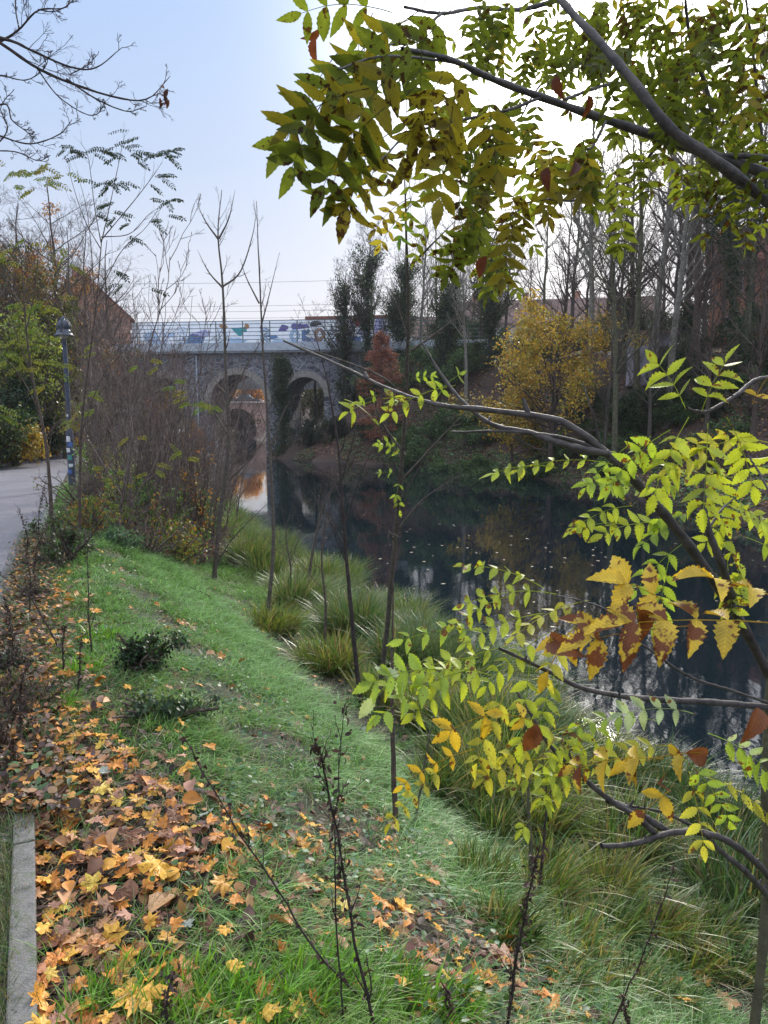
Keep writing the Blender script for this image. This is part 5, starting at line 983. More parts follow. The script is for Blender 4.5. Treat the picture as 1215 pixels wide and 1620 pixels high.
sap('bare_sapling', 'slender bare sapling with upward forks, tallest one before the bridge arch', [(338, 918), (350, 800), (362, 690), (356, 560), (352, 455), (345, 370), (350, 300)], None, .040, M['bark'], 12, 3, limbs=[[(352, 455), (330, 430), (312, 395)], [(350, 455), (380, 430), (400, 370), (405, 330)], [(345, 378), (325, 350), (310, 318)], [(346, 378), (362, 345), (372, 300)], [(362, 690), (330, 640), (295, 600)], [(360, 640), (395, 570), (425, 520)], [(362, 760), (400, 720), (455, 640)], [(340, 900), (370, 850), (440, 780)]], seed=901, l1=.12)
sap('bare_sapling', 'straight whip-like sapling just right of the tallest slender one', [(424, 965), (432, 850), (425, 700), (415, 560), (408, 420), (404, 318)], None, .030, M['bark'], 14, 3, limbs=[[(412, 520), (425, 470), (442, 400)], [(410, 480), (390, 440), (380, 410)], [(425, 720), (450, 650), (480, 610)]], seed=903, l1=.10, ang=.45)
sap('bare_sapling', 'thin slanting bare sapling whose foot stands at the slope edge', [(572, 1118), (556, 960), (545, 840), (535, 700), (520, 600), (500, 520)], None, .024, M['bark_dark'], 12, 4, limbs=[[(545, 830), (575, 740), (600, 690)], [(548, 870), (520, 820), (480, 760)], [(540, 760), (560, 690), (565, 620)]], seed=905, l1=.2)
sap('bare_sapling', 'knotty reddish sapling leaning behind the thin slanting one', [(512, 1042), (516, 960), (510, 880), (520, 800), (525, 740)], None, .018, M['bark_brown'], 10, 4, seed=907, l1=.35, ang=.7)
sap('bare_sapling', 'grey sapling bent towards the river left of the thin slanting one', [(484, 955), (492, 890), (505, 820), (520, 780), (560, 720)], None, .028, M['bark'], 12, 4, seed=909, l1=.4, ang=.7)
sap('bare_sapling', 'low forked bare sapling between the whip-like and the slanting saplings', [(455, 960), (460, 900), (452, 840), (470, 780)], None, .018, M['bark_brown'], 12, 4, seed=911, l1=.4, ang=.7)
sap('ash_sapling', 'tall central ash sapling with a few yellow-green leaves on its trunk', [(598, 1120), (612, 1010), (622, 900), (636, 760), (646, 640), (652, 480), (650, 350), (648, 270)], None, .027, M['bark'], 10, 4, seed=913, l1=.14, Ytop=4.6,
    limbs=[[(650, 555), (700, 520), (760, 470)], [(646, 640), (610, 600), (540, 570), (450, 540)], [(636, 760), (700, 690), (740, 650)], [(628, 840), (670, 790), (730, 750)], [(650, 420), (680, 390), (720, 350)], [(640, 720), (600, 660), (590, 600)]],
    leafs=[(640, 720, 215, 3, .20, .07, YG), (636, 700, 190, 3, .18, .06, YG), (634, 760, 110, 2, .13, .07, YG), (630, 790, 80, 1, .09, .075, YG), (650, 640, 200, 3, .16, .06, YG), (600, 625, 175, 2, .13, .06, YG), (650, 320, 110, 3, .22, .085, (.10, .2, .03)), (650, 600, 340, 3, .16, .06, YG), (625, 750, 200, 2, .12, .06, YG)])
t_ = sap('broken_sapling', 'thin reddish sapling with a snapped top at the middle of the slope foot', [(626, 1312), (622, 1200), (618, 1100), (617, 1000), (619, 855)], None, .017, M['bark_brown'], 0, 0, seed=915)
sap('bare_sapling', 'short thin sapling with pale bark right of the reddish snapped one', [(655, 1300), (668, 1240), (680, 1180), (690, 1130)], None, .009, M['bark'], 6, 2, seed=917, l1=.2)
sap('bare_sapling', 'twin-stemmed bare sapling in the olive grass below the yellow leaves', [(838, 1420), (842, 1330), (838, 1230), (828, 1120)], None, .016, M['bark_green'], 6, 2, seed=919, l1=.2)
sap('bare_sapling', 'dark thin sapling beside the twin-stemmed one in the olive grass', [(850, 1430), (858, 1340), (862, 1260), (850, 1200)], None, .010, M['bark_dark'], 6, 2, seed=920, l1=.2)
# dead weed stalks
def stalk(label, pts, r, seed, n1=10, seeds=0, group=None, l1=.18, base=None):
    q = gnd(*pts[0]) if base is None else base; Y = q[1]; t = thing('dead_stalk', label, 'plant stalk', q, group); L = smooth_line([q]+[atY(a, b, Y-.02*(i+1)) for i, (a, b) in enumerate(pts[1:])], 26); g_ = np.random.default_rng(seed)
    L[2:] += np.cumsum(g_.normal(0, .0022, (26, 3)), 0)[2:]; Rr = np.linspace(r, r*.35, 26); mb = MB(); tubes(mb, L, Rr, 6); A, a = grow(L[None], Rr[None], n1, .1, 1, l1, .5, .1, 5, .6, .15, .0012, seed=seed); tubes(mb, A, a, 4); B, b = grow(A, a, 3, .3, 1, .4, .7, 0, 3, .6, .2, .0009, seed=seed+1); tubes(mb, B, b, 3)
    mb.build('stem', M['bark_dark'], t)
    n = 60+seeds; sl = MB(); i = g_.integers(0, len(L), n); leaves(sl, L[i]+g_.normal(0, .008, (n, 3)), nz(g_.normal(0, 1, (n, 3))+[0, 0, -.6]), rand_dirs(n, g_), g_.uniform(.008, .025, n), .010, pick([(.05, .03, .025), (.09, .055, .04)], n, g=g_), LT_MID, g_.normal(0, 4, n)); sl.build('withered_leaves', M['litter'], t); return t
stalk('tall dark dead weed stalk with a fork in the bottom foreground', [(600, 1660), (560, 1480), (535, 1330), (515, 1220), (498, 1175)], .0050, 951, 12, 60)
stalk('thin upright dead stalk crossing the forked weed stalk', [(545, 1640), (530, 1500), (522, 1350), (530, 1240), (545, 1110)], .0032, 953, 8)
stalk('long dark stalk leaning from the bottom centre to the left', [(640, 1640), (520, 1520), (440, 1400), (350, 1250), (300, 1160)], .0036, 955, 8)
stalk('dark dead weed stalk standing in the lower right foreground', [(800, 1640), (818, 1520), (832, 1430), (850, 1340)], .0055, 957, 10, 120)
stalk('dark stalk cut short at the bottom left foreground', [(262, 1640), (266, 1540)], .0055, 959, 0+1)
stalk('thin dead stalk at the bottom between the grass and fallen leaves', [(715, 1640), (712, 1560)], .0035, 961, 2)
stalk('slim dead stalk on the upper slope beside the path', [(145, 1035), (140, 960), (138, 860)], .006, 963, 8)
stalk('short grey dead stalk in the upper grass', [(100, 1070), (97, 1010), (95, 990)], .006, 965, 3)
stalk('dark leaning dead stalk beside orange leaves on the upper slope', [(122, 1100), (125, 1050), (127, 1010)], .006, 967, 3)
stalk('thin arching dead twig lying on the frosty slope', [(355, 970), (330, 945), (300, 930)], .006, 969, 3)
stalk('reddish dead stalk in the lower right corner among leaves', [(960, 1640), (1000, 1540), (1035, 1450), (1060, 1370)], .0035, 971, 8)
stalk('black broken stalk stump in the lower right foreground', [(1000, 1650), (985, 1590)], .006, 973, 2)
stalk('long grey twig arching over the path edge at the left', [(95, 1030), (60, 965), (30, 930), (-20, 900)], .006, 975, 6)
for i, (px, py, h) in enumerate([(20, 1020, 70), (45, 985, 100), (10, 1100, 120), (60, 940, 110), (40, 900, 95), (75, 880, 100), (30, 1180, 130), (60, 860, 100), (12, 1235, 90)]):
    stalk('dark withered weed overhanging the path edge at the left', [(px, py), (px-4+i % 3*6, py-h*.5), (px-14+i % 4*9, py-h)], .005, 980+i, 16, 120, 'withered weeds along the path edge', .35)
# withered bushy weeds and dark green patch on the slope
def weedbush(label, px, py, s, cols, n, L, seed, group=None):
    q = gnd(px, py); return shrub('weed_clump', label, (q[0], q[1], q[2]-.02), s, cols, n, L, seed, group, nst=9)
weedbush('dark green weed clump with withered black leaves in the middle of the slope', 215, 1060, (.38, .3, .30), [(.03, .07, .025), (.04, .09, .03), (.02, .02, .012)], 2200, .03, 1001)
weedbush('grey-green weed clump on the path edge in front of the thicket', 110, 890, (.6, .5, .55), [(.05, .09, .04), (.09, .14, .07), (.06, .05, .04)], 1500, .04, 1003)
weedbush('low frosty green weed clump at the top of the slope', 185, 870, (.5, .5, .30), [(.07, .15, .08), (.12, .2, .12)], 1600, .04, 1005)
weedbush('withered purple-brown weed clump at the left edge by the kerb', 15, 1170, (.28, .3, .34), [(.09, .06, .05), (.13, .09, .07), (.07, .11, .04)], 1100, .025, 1007)
weedbush('small withered weed clump over the kerb at the left edge', 5, 1080, (.26, .3, .26), [(.06, .05, .045), (.05, .08, .05)], 900, .025, 1009)
weedbush('green and brown weed clump at the left path edge', 45, 1130, (.25, .3, .22), [(.06, .11, .05), (.09, .07, .04)], 900, .025, 1011)
weedbush('reddish brown dead fern-like clump at the right end of the thicket', 255, 860, (.6, .5, .45), [(.16, .06, .035), (.12, .07, .05), (.2, .12, .08)], 1600, .05, 1013)
weedbush('pale brown dead grass clump under the thicket', 300, 890, (.5, .5, .4), [(.2, .15, .1), (.14, .1, .08)], 900, .04, 1015)
weedbush('dark leafy weed patch in the lower slope', 260, 1130, (.35, .3, .12), [(.03, .06, .03), (.05, .09, .045)], 900, .035, 1017)
# grass growing over the kerb at the lower left corner
n = 2600; g = np.random.default_rng(1020); Y = g.uniform(1.5, 2.6, n); X = pe(Y)-.05-np.abs(g.normal(0, .06, n)); mb = MB(); c_ = pick([(.10, .13, .05), (.18, .15, .08), (.07, .12, .04)], n, g=g)
blades(mb, np.stack([X, Y, np.full(n, -.0)], 1), np.stack([g.normal(0, .5, n), g.normal(-.2, .4, n), np.ones(n)*.8], 1), g.uniform(.04, .11, n), np.full(n, .003), g.normal(0, .5, (n, 3))*np.array([1, 1, .1]), c_, c_*1.3, K=4)
tag(mb.build('kerb_grass', M['grass']), 'dull tufted grass growing on the path side of the kerb', 'grass', kind='stuff')
for i, (px, py, s_) in enumerate([(12, 1240, .16), (2, 1200, .2), (25, 1060, .2), (50, 960, .22), (-10, 1120, .24), (70, 905, .26), (-8, 1040, .22)]):
    weedbush('dark withered weed tangle hiding the kerb along the left edge', px, py, (s_, s_*1.2, s_*.9), [[(.06, .045, .045), (.10, .07, .06), (.05, .07, .04)], [(.16, .09, .05), (.08, .05, .04)], [(.05, .09, .045), (.07, .05, .05)]][i % 3], 900, .022, 1040+i, 'withered weed tangles along the kerb')
# floating leaves on the water
gw_ = np.random.default_rng(1100); FL = [mbs[i].mesh('floating_leaf', M['fallen']) for i in (0, 3, 8, 9)]; k = 0
while k < 150:
    px, py = gw_.uniform(470, 1215), gw_.uniform(735, 1010)
    r = ray(px, py); tt = (WATER+.006-EYE)/r[2]; q = _c+r*tt
    if q[0] < ns(q[1])+.3 or q[0] > fs(q[1])-.4: continue
    if gw_.uniform() > (1 if 760 < py < 900 else .35): continue
    o = bpy.data.objects.new('floating_leaf', FL[int(gw_.integers(0, 4))]); C.objects.link(o); o.location = tuple(q); s = gw_.uniform(.05, .11); o.scale = (s, s, s*.25); o.rotation_euler = (0, 0, gw_.uniform(0, 6.28)); v = gw_.uniform(.5, 1.1); o.color = (.26*v, .22*v, .13*v, 1)
    tag(o, 'small pale fallen leaf floating on the dark river', 'leaf', 'leaves floating on the river'); k += 1

# ------------------------------------------------------------------ overhanging ash tree (upper right)
ga = np.random.default_rng(1200); AG = (.135, .16, .027); AY = (.23, .185, .027); AB = (.10, .075, .02)
TX, TY = 2.55, 2.5
t = thing('overhanging_ash_tree', 'large ash tree at the right whose leafy branches hang across the top of the picture', 'tree', (TX, TY, float(H(TX, TY))-.05))
mb = MB(); stroke(mb, [(TX, TY, float(H(TX, TY))-.1), (TX+.05, TY, .6), (TX-.02, TY+.05, 1.7), (TX+.1, TY, 3.2), (TX+.2, TY+.1, 5.0)], .11, .05, 12, 30); mb.build('trunk', M['bark_smooth'], t)
def px3(pts): return [atD(a, b, d) for a, b, d in pts]
j1 = (TX-.02, TY+.05, 1.9); j2 = (TX-.03, TY+.05, 1.75); j3 = (TX+.02, TY+.02, 2.3)
limbs = [([j1]+px3([(1300, 310, 2.45), (1215, 275, 2.4), (1060, 222, 2.35), (960, 188, 2.3), (860, 152, 2.2), (780, 122, 2.0), (715, 92, 1.85), (640, 75, 1.7)]), .021, .005), ([j2]+px3([(1290, 370, 2.4), (1215, 318, 2.3), (1140, 262, 2.2), (1060, 205, 2.15), (1005, 135, 2.15), (945, 65, 2.2), (885, 0, 2.3), (840, -60, 2.4)]), .022, .009),
    ([j3]+px3([(1300, 260, 2.3), (1215, 250, 2.35), (1140, 247, 2.37)]), .011, .009), (px3([(1005, 130, 2.9), (960, 135, 2.7), (895, 158, 2.25)]), .007, .005), (px3([(885, 0, 3.1), (820, 15, 3.0), (760, 12, 2.8), (700, 20, 2.5), (640, 10, 2.3)]), .011, .004), (px3([(1060, 205, 2.8), (1110, 198, 2.7), (1150, 192, 2.6)]), .006, .003), (px3([(960, 188, 2.3), (940, 230, 2.2), (930, 240, 2.15)]), .005, .003),
    (px3([(1040, 230, 2.5), (1000, 280, 2.6), (945, 315, 2.6), (860, 318, 2.5), (830, 325, 2.4)]), .006, .003), (px3([(860, 152, 2.2), (800, 175, 2.1), (700, 195, 2.0), (640, 215, 1.9), (600, 250, 1.8)]), .005, .002), (px3([(780, 122, 2.0), (720, 100, 1.9), (620, 90, 1.6), (540, 110, 1.45)]), .004, .002), (px3([(830, 325, 2.4), (790, 360, 2.3), (770, 420, 2.25)]), .003, .002), (px3([(945, 65, 3.0), (920, 100, 2.9), (860, 130, 2.8), (820, 190, 2.7)]), .006, .003),
    (px3([(1215, 275, 2.4), (1180, 330, 2.35), (1150, 400, 2.3)][:2]), .004, .002), (px3([(1140, 262, 2.7), (1120, 150, 2.7), (1090, 60, 2.6), (1080, -30, 2.5)]), .010, .004), (px3([(1215, 318, 2.6), (1200, 180, 2.5), (1190, 80, 2.4), (1180, -20, 2.3)]), .008, .003), (px3([(700, 20, 2.5), (650, 60, 2.2), (600, 70, 1.9)]), .005, .002)]
for pts, r0, r1 in limbs:
    mb = MB(); stroke(mb, pts, r0, r1, 9, 36, .0015); mb.build('branch', M['bark_smooth'], t)
fl = MB(); sm = fl; fy = MB(); fb = MB()
def ashleaf(px, py, ang, d, ln, pairs, ll, col, mbx, face=.75, droop=.5, seedcurl=None, w=.42):
    p = atD(px, py, d); n_ = nz(toC(p)*face+np.array([0, 0, -.25])+ga.normal(0, .28, 3)); pinnate(mbx, sm, p, pixdir(px, py, ang, ga.normal(0, .2)), n_, ln, pairs, ll, ll*w, col, ga, droop=droop, jc=.14)
# hero leaves at the left tip: (pixel, direction, depth, rachis length, pairs, leaflet length)
for a in [(560, 110, 145, 1.45, .22, 3, .085, AG), (520, 150, 128, 1.4, .15, 3, .078, AG), (610, 170, 140, 1.42, .19, 3, .10, AG), (585, 140, 170, 1.4, .17, 3, .085, AY), (640, 215, 130, 1.5, .13, 3, .085, AG), (600, 205, 120, 1.45, .16, 3, .095, AY), (660, 100, 150, 1.5, .18, 3, .10, AY), (700, 120, 125, 1.6, .2, 3, .11, AY), (690, 60, 170, 1.55, .22, 3, .10, AG), (650, 30, 160, 1.6, .2, 3, .10, AY), (740, 90, 120, 1.7, .22, 3, .11, AY),
          (720, 10, 140, 1.8, .22, 3, .11, AG), (570, 60, 175, 1.5, .16, 3, .08, AG), (620, 20, 190, 1.6, .2, 3, .085, AG), (650, 160, 100, 1.5, .19, 3, .11, AY), (600, 100, 100, 1.45, .18, 3, .10, AG), (680, 170, 80, 1.6, .2, 3, .10, AY), (560, 190, 110, 1.5, .16, 2, .085, AG), (640, 90, 130, 1.45, .2, 3, .1, AY), (770, 140, 80, 1.8, .2, 3, .10, AY), (720, 150, 100, 1.7, .24, 4, .10, AY)]:
    if ga.uniform() < .8: ashleaf(a[0], a[1], a[2], a[3], a[4], a[5]+1, a[6]*.84, a[7], fy if a[7] is AY else fl, w=.38)
# random compound leaves: region (x, y, radius x, radius y, number, depth, scale, mean angle)
regs = [(650, 60, 70, 45, 14, 1.8, .075, 120, AG), (600, 230, 40, 30, 4, 1.9, .07, 100, AG), (690, 270, 50, 40, 7, 2.2, .066, 95, AG), (650, 320, 20, 15, 3, 2.2, .07, 90, AG), (760, 60, 60, 60, 16, 2.5, .07, 100, AG), (850, 60, 60, 60, 16, 2.8, .07, 100, AG), (930, 70, 60, 60, 14, 2.9, .07, 95, AG), (1020, 60, 60, 60, 24, 2.8, .075, 95, AG), (1090, 60, 50, 60, 20, 2.7, .08, 95, AG), (1170, 60, 40, 60, 16, 2.4, .075, 95, AG), (1190, 10, 40, 30, 10, 2.2, .08, 90, AG),
    (720, 170, 60, 50, 14, 2.3, .065, 95, AG), (800, 200, 50, 50, 13, 2.5, .065, 95, AG), (740, 240, 40, 30, 8, 2.4, .065, 90, AG), (870, 200, 40, 30, 4, 2.4, .07, 90, AG), (890, 245, 60, 18, 7, 2.2, .075, 110, AY), (960, 240, 55, 25, 14, 2.3, .075, 100, AG), (1050, 130, 60, 40, 20, 2.5, .08, 95, AG), (1080, 165, 50, 30, 14, 2.45, .08, 95, AG), (1150, 190, 50, 35, 12, 2.5, .075, 90, AG), (1120, 250, 40, 20, 8, 2.5, .075, 90, AG), (1190, 290, 30, 25, 7, 2.3, .075, 90, AG),
    (800, 270, 50, 25, 8, 2.3, .075, 100, AG), (810, 310, 30, 30, 7, 2.1, .08, 95, AY), (780, 340, 35, 30, 9, 2.2, .07, 95, AG), (770, 390, 30, 25, 9, 2.25, .07, 95, AG), (730, 350, 25, 20, 4, 2.4, .065, 90, AG), (1110, 290, 15, 10, 2, 2.3, .08, 90, AG), (1000, 320, 15, 15, 2, 2.4, .08, 80, AG), (900, 130, 50, 30, 6, 2.6, .065, 95, AG), (980, 20, 60, 30, 14, 2.7, .075, 95, AG), (800, 20, 50, 30, 8, 2.7, .07, 95, AG)]
for x, y, rx, ry, n, d, ll, ma, col in regs:
    for _ in range(int(n*.76+.5)):
        cc = np.array(col)*ga.uniform(.7, 1.25); isy = col is AY or ga.uniform() < .07
        ashleaf(x+ga.normal(0, rx*.62), y-14+ga.normal(0, ry*.6), ma+ga.normal(0, 42), d+ga.normal(0, .14), ll*ga.uniform(1.9, 2.7), int(ga.integers(3, 6)), ll*ga.uniform(.62, .86), cc if not isy else np.array(AY)*ga.uniform(.7, 1.1), fy if isy else fl, w=.38)
for x, y in [(505, 45), (500, 60), (530, 145), (520, 150), (865, 265), (910, 255), (800, 405), (770, 405), (930, 150), (880, 120)]:
    p = atD(x, y, 1.9+ga.normal(0, .2)); leaves(fb, p[None], nz(ga.normal(0, .5, (1, 3))+[0, 0, -1]), nz(toC(p)+ga.normal(0, .5, 3))[None], .06, .03, (.12, .035, .02), LT_HERO, np.array([3.0]))
fl.build('foliage', M['ash'], t); fy.build('yellowing_foliage', M['ash'], t)['label'] = 'olive-yellow ash leaves speckled with dark brown spots'; fb.build('withered_leaves', M['ash_low'], t)

# ------------------------------------------------------------------ low ash sapling at the right edge
LYX, LYY = atD(1222, 1100, 2.35)[:2]
lz = float(H(LYX, LYY)); t = thing('low_ash_tree', 'young ash tree at the right edge with arching grey branches and yellow-green leaves', 'tree', (LYX, LYY, lz-.05))
mb = MB(); stroke(mb, [(LYX, LYY, lz-.1)]+px3([(1212, 1440, 2.5), (1212, 1250, 2.4), (1216, 1120, 2.35), (1230, 950, 2.3), (1240, 800, 2.3)]), .017, .012, 10, 30); mb.build('trunk', M['bark_green'], t)
lo = [([(1218, 1070, 2.35), (1175, 990, 2.2), (1130, 920, 2.05), (1080, 850, 1.95), (1035, 795, 1.9), (985, 740, 1.85), (950, 708, 1.85), (900, 672, 1.85), (850, 658, 1.85), (760, 647, 1.9), (690, 640, 2.0), (620, 618, 2.1), (540, 580, 2.2), (450, 540, 2.3)], .0155, .0035, 'long arching grey branch reaching left across the river'),
    ([(960, 718, 1.84), (900, 705, 1.84), (840, 685, 1.88), (780, 672, 1.92), (735, 640, 1.95), (700, 600, 2.0), (660, 540, 2.05)], .0095, .003, None), ([(955, 712, 1.85), (880, 690, 1.86), (800, 682, 1.9), (740, 682, 1.95), (720, 680, 1.98)], .0055, .0022, None), ([(1160, 950, 2.12), (1140, 890, 1.9), (1118, 830, 1.85), (1112, 770, 1.85), (1108, 715, 1.85)], .012, .005, None), ([(1118, 840, 1.86), (1140, 810, 1.9), (1165, 790, 1.95)], .004, .002, None),
    ([(1225, 1120, 2.35), (1140, 1112, 2.1), (1060, 1108, 1.95), (985, 1103, 1.85), (915, 1088, 1.8), (860, 1060, 1.75), (790, 1028, 1.7)], .010, .0038, 'straight horizontal branch with a broken pale tip'), ([(1225, 1395, 2.45), (1180, 1350, 2.3), (1130, 1322, 2.2), (1065, 1318, 2.1), (1010, 1335, 2.05), (950, 1342, 2.0)], .0118, .007, 'bent bare grey branch ending in a blunt stub'),
    ([(1040, 1322, 2.1), (1010, 1295, 2.05), (960, 1262, 2.0), (915, 1225, 1.95), (870, 1180, 1.9), (840, 1130, 1.88), (820, 1100, 1.88)], .0095, .0035, None), ([(1060, 1318, 2.12), (1015, 1290, 2.1), (985, 1275, 2.1), (960, 1262, 2.05)], .011, .009, None), ([(1222, 1425, 2.47), (1180, 1380, 2.3), (1140, 1348, 2.25), (1115, 1322, 2.2)], .011, .006, None), ([(1250, 600, 1.9), (1200, 600, 1.85), (1165, 625, 1.8), (1120, 652, 1.75), (1085, 648, 1.72)], .0065, .0035, None),
    ([(1225, 1115, 2.35), (1150, 1090, 2.0), (1090, 1070, 1.8), (1020, 1020, 1.6), (960, 985, 1.5)], .0045, .0018, None), ([(1230, 800, 1.5), (1180, 720, 1.6), (1215, 620, 1.8)][:2], .003, .002, None), ([(950, 704, 1.85), (935, 640, 1.8), (925, 600, 1.8)], .003, .0012, None), ([(915, 1225, 1.95), (900, 1190, 1.92), (895, 1170, 1.9)], .004, .002, None), ([(1000, 985, 1.7), (940, 955, 1.7), (880, 940, 1.7)], .003, .0012, None), ([(1120, 1322, 2.15), (1060, 1290, 2.1), (1000, 1280, 2.1)], .006, .003, None)]
for pts, r0, r1, lab in lo:
    mb = MB(); L_ = stroke(mb, px3(pts), r0, r1, 9, 44, .0012); i = ga.integers(4, 40, 5)
    for k in i: tubes(mb, [[L_[k], L_[k]+ga.normal(0, 1, 3)*r0*.9+[0, 0, r0]]], [[r0*.55, r0*.25]], 5)
    o = mb.build('branch', M['bark_smooth'], t)
    if lab: o['label'] = lab
ly, lb = MB(), MB(); st = ly
Y1 = (.42, .50, .055); Y2 = (.52, .50, .06); Y3 = (.34, .47, .06); YO = (.58, .40, .04); FR = (.45, .55, .30)
def low(px, py, ang, d, ln, pairs, ll, col, mbx=None, up=.55, droop=.45, w=.45, curl=None):
    p = atD(px, py, d); n_ = nz(toC(p)*.6+np.array([0, 0, up])+ga.normal(0, .25, 3)); pinnate(ly if mbx is None else mbx, st, p, pixdir(px, py, ang, ga.normal(0, .2)), n_, ln, pairs, ll, ll*w, col, ga, droop=droop, jc=.12, curl=curl, T=LT_SERR)
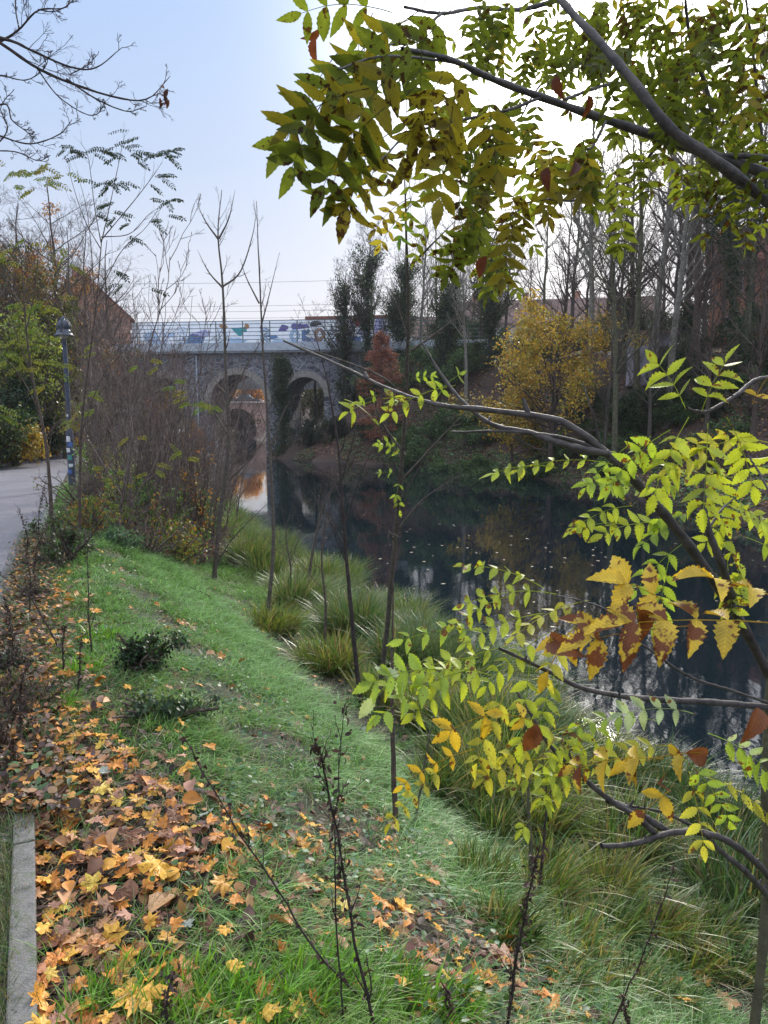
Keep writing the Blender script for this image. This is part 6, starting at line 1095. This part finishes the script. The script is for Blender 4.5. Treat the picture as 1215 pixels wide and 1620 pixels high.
# upper right cluster
for px, py, ang, d, ln, pr, ll, col in [(1085, 648, 250, 1.7, .13, 3, .075, Y1), (1110, 650, 285, 1.7, .12, 3, .07, Y1), (1060, 650, 200, 1.72, .16, 3, .075, Y3), (1090, 660, 120, 1.72, .20, 4, .075, Y1), (1060, 680, 150, 1.75, .20, 4, .07, Y3), (1120, 670, 90, 1.7, .2, 4, .08, Y1), (1150, 660, 60, 1.75, .18, 4, .075, Y1), (1030, 690, 130, 1.8, .16, 3, .065, Y3), (1000, 700, 140, 1.85, .18, 3, .06, Y3), (1130, 720, 70, 1.75, .2, 4, .075, Y1), (1080, 720, 110, 1.75, .2, 4, .07, Y3), (1215, 700, 190, 1.6, .25, 4, .055, Y2), (1190, 690, 170, 1.7, .2, 4, .06, Y2), (1100, 760, 170, 1.8, .2, 3, .065, Y3), (1040, 780, 200, 1.85, .2, 4, .06, Y3), (1000, 800, 175, 1.85, .18, 3, .06, Y1), (1110, 800, 160, 1.8, .2, 4, .065, Y3), (1140, 790, 20, 1.8, .2, 4, .07, Y1), (1060, 830, 190, 1.85, .2, 4, .065, Y1), (1080, 860, 150, 1.85, .2, 3, .065, Y3), (1130, 830, 50, 1.8, .22, 4, .07, Y1), (1160, 800, 30, 1.9, .2, 4, .06, Y1), (1180, 850, 20, 1.9, .2, 4, .065, Y3), (1150, 880, 80, 1.85, .2, 4, .07, Y1), (1060, 880, 100, 1.85, .2, 4, .07, Y3), (1030, 850, 160, 1.9, .16, 3, .06, Y1), (1190, 640, 290, 1.8, .08, 1, .06, YO), (990, 830, 190, 1.85, .12, 2, .055, Y1), (1100, 900, 70, 1.8, .18, 3, .07, Y3), (1215, 870, 160, 1.8, .2, 4, .065, Y3), (1210, 790, 150, 1.85, .2, 4, .065, Y1), (1170, 760, 200, 1.9, .15, 3, .06, Y1),
    # hanging from the arching branch
    (970, 735, 195, 1.85, .28, 4, .05, Y1), (880, 740, 190, 1.85, .16, 3, .055, Y1), (720, 610, 170, 2.0, .2, 3, .055, Y1), (650, 630, 185, 2.0, .18, 2, .06, Y1), (690, 632, 300, 2.0, .12, 2, .045, Y3), (545, 632, 20, 2.1, .1, 1, .05, Y1),
    # middle cluster by the water
    (880, 940, 190, 1.7, .22, 4, .055, Y1), (930, 950, 170, 1.7, .2, 4, .055, Y2), (860, 930, 210, 1.75, .2, 4, .05, Y1), (830, 960, 190, 1.75, .22, 4, .055, Y3), (800, 990, 170, 1.7, .22, 4, .055, Y1), (870, 1000, 150, 1.7, .2, 4, .06, Y1), (820, 1020, 170, 1.7, .25, 4, .06, Y1), (770, 1000, 190, 1.7, .2, 3, .055, Y3), (760, 1040, 175, 1.65, .25, 4, .06, Y1), (800, 1050, 160, 1.65, .25, 4, .065, Y1), (740, 1060, 170, 1.6, .22, 3, .065, Y3), (720, 1080, 150, 1.6, .18, 3, .065, Y1), (700, 1060, 185, 1.6, .16, 3, .07, Y3), (650, 1060, 150, 1.6, .1, 1, .09, FR), (840, 1040, 100, 1.7, .2, 3, .065, Y1), (880, 1060, 110, 1.7, .15, 3, .06, Y1), (810, 1080, 120, 1.65, .2, 3, .07, Y2), (700, 1110, 130, 1.65, .12, 2, .065, Y1), (860, 970, 170, 1.7, .2, 4, .055, Y1), (910, 990, 130, 1.7, .15, 3, .06, Y2), (780, 1070, 200, 1.6, .15, 3, .06, Y1), (900, 925, 150, 1.75, .15, 3, .05, Y1), (820, 940, 170, 1.8, .18, 4, .045, Y1),
    # lower cluster
    (850, 1100, 180, 1.7, .2, 3, .07, Y2), (790, 1130, 175, 1.65, .12, 2, .075, YO), (950, 1170, 150, 1.9, .22, 4, .065, Y1), (1000, 1160, 170, 1.9, .22, 4, .065, Y1), (1040, 1140, 190, 1.9, .22, 4, .06, Y3), (900, 1150, 170, 1.85, .18, 3, .06, Y2), (960, 1200, 160, 1.9, .2, 4, .065, Y2), (870, 1200, 180, 1.85, .18, 3, .065, Y2), (900, 1230, 190, 1.85, .15, 3, .06, Y1), (1080, 1200, 40, 1.8, .22, 4, .06, Y3), (1120, 1160, 20, 1.8, .2, 4, .065, Y3), (1090, 1220, 80, 1.85, .18, 3, .065, Y2), (1120, 1230, 20, 1.85, .2, 3, .06, Y2), (1060, 1180, 190, 1.85, .2, 4, .06, Y2), (720, 1200, 150, 1.8, .22, 4, .05, Y2), (750, 1185, 165, 1.8, .2, 3, .05, YO), (880, 1260, 150, 1.85, .12, 2, .06, Y1), (1100, 1130, 200, 1.8, .2, 3, .06, FR), (1150, 1200, 20, 1.85, .16, 3, .055, Y3), (840, 1190, 190, 1.8, .14, 2, .06, Y1), (930, 1140, 150, 1.9, .18, 4, .055, Y1)]:
    if ga.uniform() < .84: low(px, py, ang, d+(.22 if 690 < py < 930 and px > 940 else .03), ln, min(pr+1, 5) if pr > 2 else pr, ll*.8, col, w=.44)
for px, py, ang, d, ln, pr, ll in [(1215, 985, 184, 1.25, .24, 4, .072), (1215, 940, 200, 1.3, .12, 2, .07), (1100, 990, 178, 1.28, .18, 3, .075), (1050, 950, 210, 1.35, .08, 2, .07), (900, 1000, 120, 1.45, .09, 1, .06), (1050, 1200, 178, 1.5, .18, 3, .06), (1110, 1190, 175, 1.5, .14, 2, .06), (840, 1140, 200, 1.6, .06, 1, .05), (1060, 1250, 150, 1.55, .07, 1, .06), (930, 985, 160, 1.4, .05, 1, .06)]:
    low(px, py, ang, d, ln, pr, ll, YO, lb, up=.25, droop=.25, w=.5, curl=1.8)
for x, y, d in [(1010, 965, 1.3), (870, 1010, 1.4), (1200, 1120, 1.5), (1085, 1190, 1.5), (850, 1145, 1.6), (1040, 1240, 1.5)]:
    p = atD(x, y, d); leaves(lb, p[None], nz(ga.normal(0, .6, (1, 3))+[0, 0, -.3]), nz(toC(p)+ga.normal(0, .5, 3))[None], .075, .04, (.20, .07, .03), LT_HERO, np.array([4.0]))
ly.build('foliage', M['ash_low'], t); lb.build('browned_foliage', M['ash_brown'], t)['label'] = 'orange and yellow ash leaves blotched with brown'
# ------------------------------------------------------------------ thin autumn haze in the air
hz = MB(); box(hz, (0, 190, 9), (980, 480, 26)); m = bpy.data.materials.new('haze_air'); m.use_nodes = True; tt_ = m.node_tree; tt_.nodes.clear()
o_ = N(tt_, 'ShaderNodeOutputMaterial'); pv = N(tt_, 'ShaderNodeVolumePrincipled'); pv.inputs['Color'].default_value = (.86, .92, 1, 1); pv.inputs['Density'].default_value = .00035; pv.inputs['Anisotropy'].default_value = .2
tt_.links.new(pv.outputs[0], o_.inputs['Volume']); h_ = hz.build('haze', m, smooth=False); h_['kind'] = 'stuff'; h_['label'] = 'thin pale haze hanging in the air'
